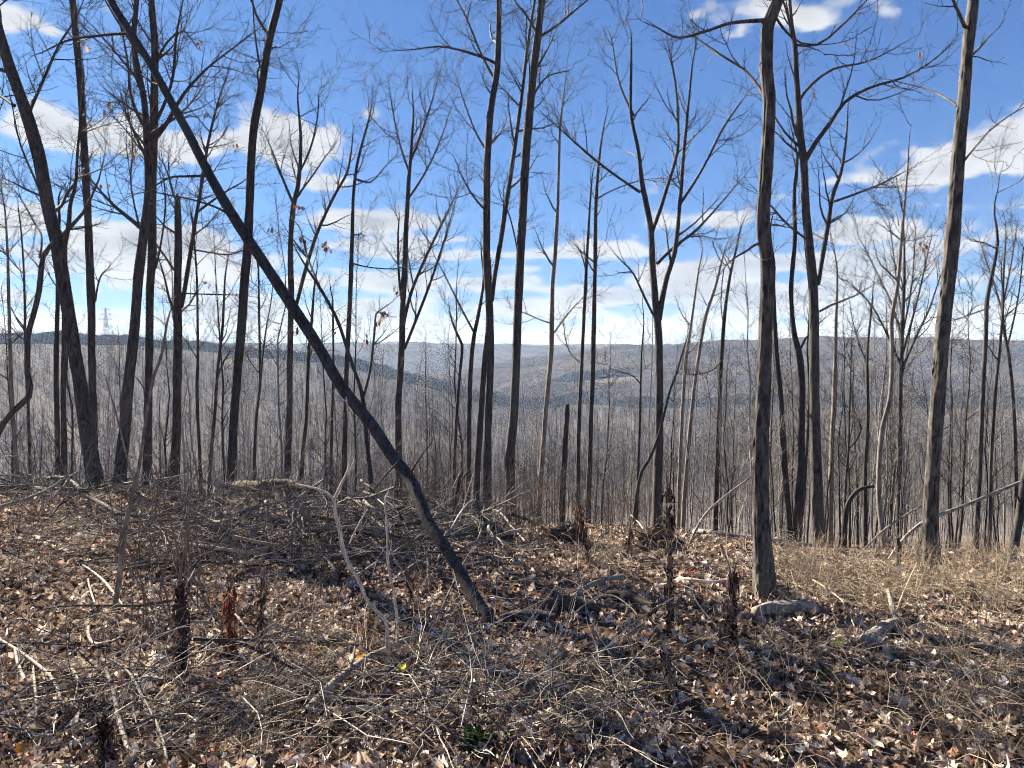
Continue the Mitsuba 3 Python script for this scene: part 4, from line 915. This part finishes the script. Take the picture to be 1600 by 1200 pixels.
dead_stalk('biggest dark dead stalk wrapped in shrivelled leaves, left foreground', [(285, 1062, 7), (284, 1000, 7), (281, 940, 6), (283, 885, 6)], 330, 11, spread=1.25, top=[[(283, 887, 4), (275, 850, 3), (262, 800, 3), (245, 750, 2)], [(283, 890, 3), (292, 830, 2.5), (298, 760, 2)]])
dead_stalk('dead stalk with rust orange shrivelled leaves, second from the left', [(363, 1034, 5), (361, 980, 5), (360, 940, 5), (362, 908, 5)], 230, 12, (.75, .42, .30), spread=1.3, top=[[(362, 910, 4), (340, 870, 3), (312, 830, 3), (290, 775, 2)], [(362, 910, 3), (372, 870, 2), (380, 830, 2)]])
dead_stalk('thin dark dead stalk left of the forked white sapling', [(403, 1030, 4), (407, 980, 4), (410, 930, 4), (413, 888, 3)], 110, 13, spread=.8)
dead_stalk('tall dark dead stalk standing left of the near trunk', [(1047, 992, 6), (1046, 940, 5), (1046, 880, 4), (1045, 800, 3), (1040, 740, 2)], 190, 14, spread=.9)
dead_stalk('shaggy brown dead stalk in front of the near trunk', [(1142, 1012, 5), (1142, 970, 5), (1144, 925, 4), (1150, 880, 3)], 190, 15, (.42, .31, .28), spread=1.1, top=[[(1146, 915, 3), (1138, 880, 2), (1125, 850, 2)]])
dead_stalk('dark dead stalk at the bottom left under crossing sticks', [(165, 1212, 7), (165, 1160, 7), (163, 1105, 6)], 190, 16, spread=1.3)
dead_stalk('brown leafy weed stem on the crest right of the centre pair', [(925, 888, 5), (918, 860, 5), (910, 820, 4), (898, 770, 3)], 150, 17, (.42, .30, .27), spread=1.5)
dead_stalk('thin brown weed in the middle of the clearing near the root ball', [(978, 882, 4), (982, 850, 4), (985, 815, 3)], 80, 18, (.42, .31, .28), spread=1.5)
dead_stalk('drooping grey dead weed at the foot of the white saplings', [(575, 1030, 5), (576, 990, 5), (578, 950, 4)], 130, 19, (.9, .8, .7), spread=1.6)
dead_stalk('bent dead weed with hanging leaves in the lower right middle', [(1058, 1112, 7), (1047, 1055, 7), (1036, 1000, 6)], 90, 20, spread=1.2, stemmat='m_deadwood', top=[[(1058, 1110, 4), (1095, 1148, 4), (1126, 1192, 3)], [(1060, 1112, 4), (1105, 1158, 3), (1133, 1195, 2)], [(1056, 1112, 4), (1044, 1130, 3), (1040, 1160, 2)], [(1058, 1112, 3), (1065, 1150, 2), (1066, 1180, 2)]])
dead_stalk('reddish brown weed between the rotten log and root ball', [(655, 960, 4), (640, 920, 4), (634, 880, 3)], 60, 21, (.5, .36, .32), spread=1.3)

# ------------------------------------------------------------------ weeds, grass and twigs on the ground
def weed_variant(seed, h, n=3):
    g = np.random.default_rng(seed)
    P = np.zeros((n, 7, 3)); d = unit(np.column_stack([g.normal(0, .16, (n, 2)), np.ones(n)]))
    for s in range(1, 7):
        P[:, s] = P[:, s - 1] + d * h / 6 * g.uniform(.7, 1.1, (n, 1)); d = unit(d + g.normal(0, .07, d.shape))
    P[:, :, :2] += g.normal(0, .03, (n, 1, 2)); P[:, :, 2] -= .03
    R = np.linspace(1, .35, 7)[None] * np.full((n, 1), .0038)
    B, Q = sprout(P, R, 13, .22, .3, 1, (25, 55), 4, .15, .06, g=g, tip=.0012, rmin=.002)
    B2, Q2 = sprout(B, Q, 16, .07, .2, 1, (25, 60), 3, .15, .04, g=g, tip=.0012, rmin=.0018)
    st, tw_ = Acc(), Acc()
    st.add(*tubes(P, R, 4)); tw_.add(*tubes(B, Q, 3)); tw_.add(*tubes(B2, Q2, 3))
    return st, tw_


for k in range(5):
    st, tw_ = weed_variant(900 + k, [.55, .75, .95, .65, .45][k])
    mat = ['m_weed', 'm_weed', 'm_weed', 'm_straw', 'm_straw'][k]
    scene[f'weed_{k}'] = {'type': 'shapegroup', 'stem': ply(st.mesh(), mat, smooth=True), 'twigs': ply(tw_.mesh(), mat, smooth=True)}
g = np.random.default_rng(99)
nw = 0
while nw < 150:
    zone = g.random()
    if zone < .55: px, py = g.uniform(600, 1010), g.uniform(800, 860)
    elif zone < .83: px, py = g.uniform(1215, 1600), g.uniform(855, 945)
    else: px, py = g.uniform(0, 1600), g.uniform(790, 1000)
    p = gp(px, py)
    if zone < .55 and g.random() < .6: p = np.array([p[0] * 1.08, p[1] + g.uniform(.3, 1.8), 0])
    k = int(g.integers(0, 3)) if zone < .55 or g.random() < .5 else int(g.integers(3, 5))
    key = key_for('dry_weed')
    place(f'weed_{k}', key, p[0], p[1], g.uniform(.6, 1.05) * (.75 if zone > .55 else 1), g.uniform(0, 360))
    side = 'crest' if zone < .55 else ('right' if zone < .83 else 'clearing')
    tag(key, {'crest': 'reddish brown twiggy weed in the thicket along the crest', 'right': 'dry branching weed in the tangle on the right', 'clearing': 'dry upright weed scattered over the leafy clearing'}[side], 'weed', {'crest': 'weeds in the thicket along the crest', 'right': 'weeds in the tangle on the right', 'clearing': 'weeds scattered over the clearing'}[side])
    nw += 1


def blades(n, xy, h, lean, r, seed, K=5):
    g = np.random.default_rng(seed)
    P = np.zeros((n, K, 3)); P[:, 0] = np.column_stack([xy, G(xy[:, 0], xy[:, 1])])
    d = unit(np.column_stack([g.normal(0, lean, (n, 2)), np.ones(n)]))
    L = g.uniform(.4, 1.2, n) * h
    bend = g.normal(0, .35, (n, 3)) * [1, 1, 0] + np.array([0, 0, -.30])
    for s in range(1, K):
        P[:, s] = P[:, s - 1] + d * (L / (K - 1))[:, None]; d = unit(d + bend)
    P[:, :, 2] = np.maximum(P[:, :, 2], G(P[:, :, 0], P[:, :, 1]) + .004)
    return tubes(P, np.linspace(1, .3, K)[None] * np.full((n, 1), r), 3)


def straw_xy(boxes, seed):
    g = np.random.default_rng(seed)
    out = []
    for (x0, x1, y0, y1, n) in boxes:
        for _ in range(n // 12):
            p = gp(g.uniform(x0, x1), g.uniform(y0, y1))
            out.append(p[:2] + g.normal(0, .09, (12, 2)))
    return np.concatenate(out)


xy = straw_xy([(1215, 1600, 868, 950, 1500), (1220, 1600, 950, 1080, 330), (880, 960, 870, 895, 200), (960, 1200, 850, 920, 250), (380, 520, 1000, 1120, 160), (780, 1010, 1050, 1200, 200), (1150, 1600, 1020, 1200, 420), (330, 450, 1120, 1200, 120), (0, 600, 800, 1000, 120)], 3)
put('straw', blades(len(xy), xy, .40, 1.0, .0021, 4), 'm_straw')
tag('straw', 'tangled dry straw-coloured grass on the clearing', 'dry grass', kind='stuff')
for k, (px, py, n, hh, lab) in enumerate([(742, 1168, 46, .13, 'small dark green leafy tuft at the bottom centre'), (500, 1040, 24, .16, 'thin yellow green grass tuft left of the pale fallen limb'), (1285, 1065, 30, .07, 'low green grass tuft in the leaves lower right'), (1478, 1112, 26, .08, 'small bright green grass tuft lower right'), (915, 1062, 30, .08, 'low green tuft in the middle foreground')]):
    p = gp(px, py); g = np.random.default_rng(40 + k)
    xy = p[:2] + g.normal(0, .03, (n, 2))
    key = key_for('grass_tuft')
    if k == 0:
        a = Acc()
        a.add(*leaves_at(np.column_stack([xy, G(xy[:, 0], xy[:, 1]) + .04]), g.uniform(.06, .13, n), LONG * [1, 1.1], g.uniform(0, 6.28, n), -g.uniform(.2, 1.2, n), g.normal(0, .4, n), g.normal(0, .3, (n, 3)), np.tile([[.04, .065, .026]], (n, 1))))
        put(key, a, 'm_leaf')
    else:
        put(key, blades(n, xy, hh * 1.6, .5, .0018, 60 + k), 'm_green')
    tag(key, lab, 'grass tuft')

# the brush pile of grey branches left of the middle, every larger branch a thing
g = np.random.default_rng(123)
for k in range(190):
    if k < 140: px, py, lift = g.uniform(230, 790), g.uniform(785, 900), .03 + .3 * g.random() ** 2
    elif k < 164: px, py, lift = g.uniform(0, 300), g.uniform(770, 830), g.uniform(.02, .3)
    else: px, py, lift = g.uniform(0, 480), g.uniform(960, 1190), g.uniform(.02, .16)
    c = gp(px, py, lift)
    L = g.uniform(.5, 1.6) * (.6 if k >= 164 else 1)
    yaw, inc = g.uniform(0, 6.283), g.normal(0, .22)
    n = 9
    d = unit(np.array([math.cos(yaw) * math.cos(inc), math.sin(yaw) * math.cos(inc), math.sin(inc)]))
    P = np.zeros((n, 3)); P[0] = c - d * L / 2
    for s in range(1, n):
        P[s] = P[s - 1] + d * L / (n - 1); d = unit(d + g.normal(0, .10, 3))
    P[:, 2] = np.maximum(P[:, 2], G(P[:, 0], P[:, 1]) + .012)
    R = np.linspace(1, .3, n) * g.uniform(.006, .019) * (.6 if k >= 164 else 1)
    key = key_for('brush_branch')
    where = 'brush pile' if k < 140 else ('crest at the left' if k < 164 else 'left foreground')
    mat = ['m_bark', 'm_deadwood', 'm_deadwood', 'm_bark_pale'][int(g.integers(0, 4))]
    word = {'m_bark': 'dark', 'm_deadwood': 'weathered', 'm_bark_pale': 'pale'}[mat]
    tag(key, f'{word} fallen branch with fine twigs tangled in the {where}', 'fallen branch', f'{word} fallen branches in the {where}')
    put(key + '__stem', log_mesh(P, R, 6, .08, .15, g=g), mat)
    B, Q = sprout(P[None], R[None], 9, .5, .2, 1, (25, 65), 5, .22, .02, g=g, tip=.0014, rmin=.0026)
    B2, Q2 = sprout(B, Q, 8, .16, .2, 1, (25, 60), 4, .22, .02, g=g, tip=.001, rmin=.0016)
    if len(B) < 5:
        for b_, q_ in list(zip(B, Q)) + list(zip(B2, Q2)): put(part_key(key, 'twig'), tubes(b_[None], q_[None], 3), 'm_bark_pale')
        continue
    a = Acc(); a.add(*tubes(B, Q, 3)); a.add(*tubes(B2, Q2, 3))
    put(key + '__twigs', a, 'm_twig' if mat == 'm_bark' else 'm_bark_pale'); labels[key + '__twigs'] = {'kind': 'stuff'}

n = 2300
zone = g.random(n)
cxy = np.array([gp(g.uniform(0, 780) if z < .84 else (g.uniform(640, 1010) if z < .95 else g.uniform(800, 1240)), g.uniform(775, 905) if z < .6 else (g.uniform(890, 1190) if z < .66 else (g.uniform(1060, 1190) if z < .84 else (g.uniform(1040, 1190) if z < .95 else g.uniform(800, 980)))))[:2] for z in zone])
P = np.zeros((n, 7, 3)); P[:, 0] = np.column_stack([cxy, G(cxy[:, 0], cxy[:, 1]) + (.01 + .30 * g.random(n) ** 2) * np.where(zone < .6, 1, .6)])
yaw, inc = g.uniform(0, 6.283, n), g.normal(.05, .4, n)
d = np.stack([np.cos(yaw) * np.cos(inc), np.sin(yaw) * np.cos(inc), np.sin(inc)], 1)
L = g.uniform(.25, .95, n)
for s in range(1, 7):
    P[:, s] = P[:, s - 1] + d * (L / 6)[:, None]; d = unit(d + g.normal(0, .16, d.shape))
P[:, :, 2] = np.maximum(P[:, :, 2], G(P[:, :, 0], P[:, :, 1]) + .01)
R = np.linspace(1, .35, 7)[None] * g.uniform(.0015, .0042, (n, 1))
pick = g.random(n) < .45
put('twig_tangle', tubes(P[pick], R[pick], 3), 'm_pale')
tag('twig_tangle', 'tangle of thin pale grey twigs over the brush pile and litter', 'twigs', kind='stuff')
put('dark_twig_tangle', tubes(P[~pick], R[~pick], 3), 'm_bark')
tag('dark_twig_tangle', 'tangle of thin dark twigs over the brush pile and litter', 'twigs', kind='stuff')

n = 2400
ty = 2.2 + 8.2 * g.random(n) ** .8
tx = (g.random(n) * 2 - 1) * (.74 * ty + .6)
yaw, inc = g.uniform(0, 6.283, n), g.normal(.02, .16, n)
d = np.stack([np.cos(yaw) * np.cos(inc), np.sin(yaw) * np.cos(inc), np.sin(inc)], 1)
L = g.uniform(.08, .42, n) ** 1.0
P = np.zeros((n, 5, 3)); P[:, 0] = np.stack([tx, ty, G(tx, ty) + .02 + .05 * g.random(n) ** 2], 1)
for s in range(1, 5):
    P[:, s] = P[:, s - 1] + d * (L / 4)[:, None]; d = unit(d + g.normal(0, .15, d.shape))
P[:, :, 2] = np.maximum(P[:, :, 2], G(P[:, :, 0], P[:, :, 1]) + .012)
R = np.linspace(1, .4, 5)[None] * g.uniform(.0012, .0042, (n, 1))
half = n // 2
put('twig_litter', tubes(P, R, 4), 'm_deadwood')
tag('twig_litter', 'small broken twigs strewn over the dead leaves', 'twigs', kind='stuff')

# ------------------------------------------------------------------ the air
zlow = float(gv[:, 2].min())
scene['air'] = {'type': 'homogeneous', 'albedo': {'type': 'rgb', 'value': [.88, .94, .98]}, 'sigma_t': {'type': 'rgb', 'value': [.00009, .00012, .00018]}}
zt = 140.0
scene['haze'] = {'type': 'cube', 'to_world': T4().translate([0, 0, (zt + zlow - 1) / 2]).scale([4900, 4900, (zt - zlow + 1) / 2]), 'bsdf': {'type': 'null'}, 'interior': {'type': 'ref', 'id': 'air'}}
tag('haze', 'thin blue haze over the valley', 'haze', kind='stuff')
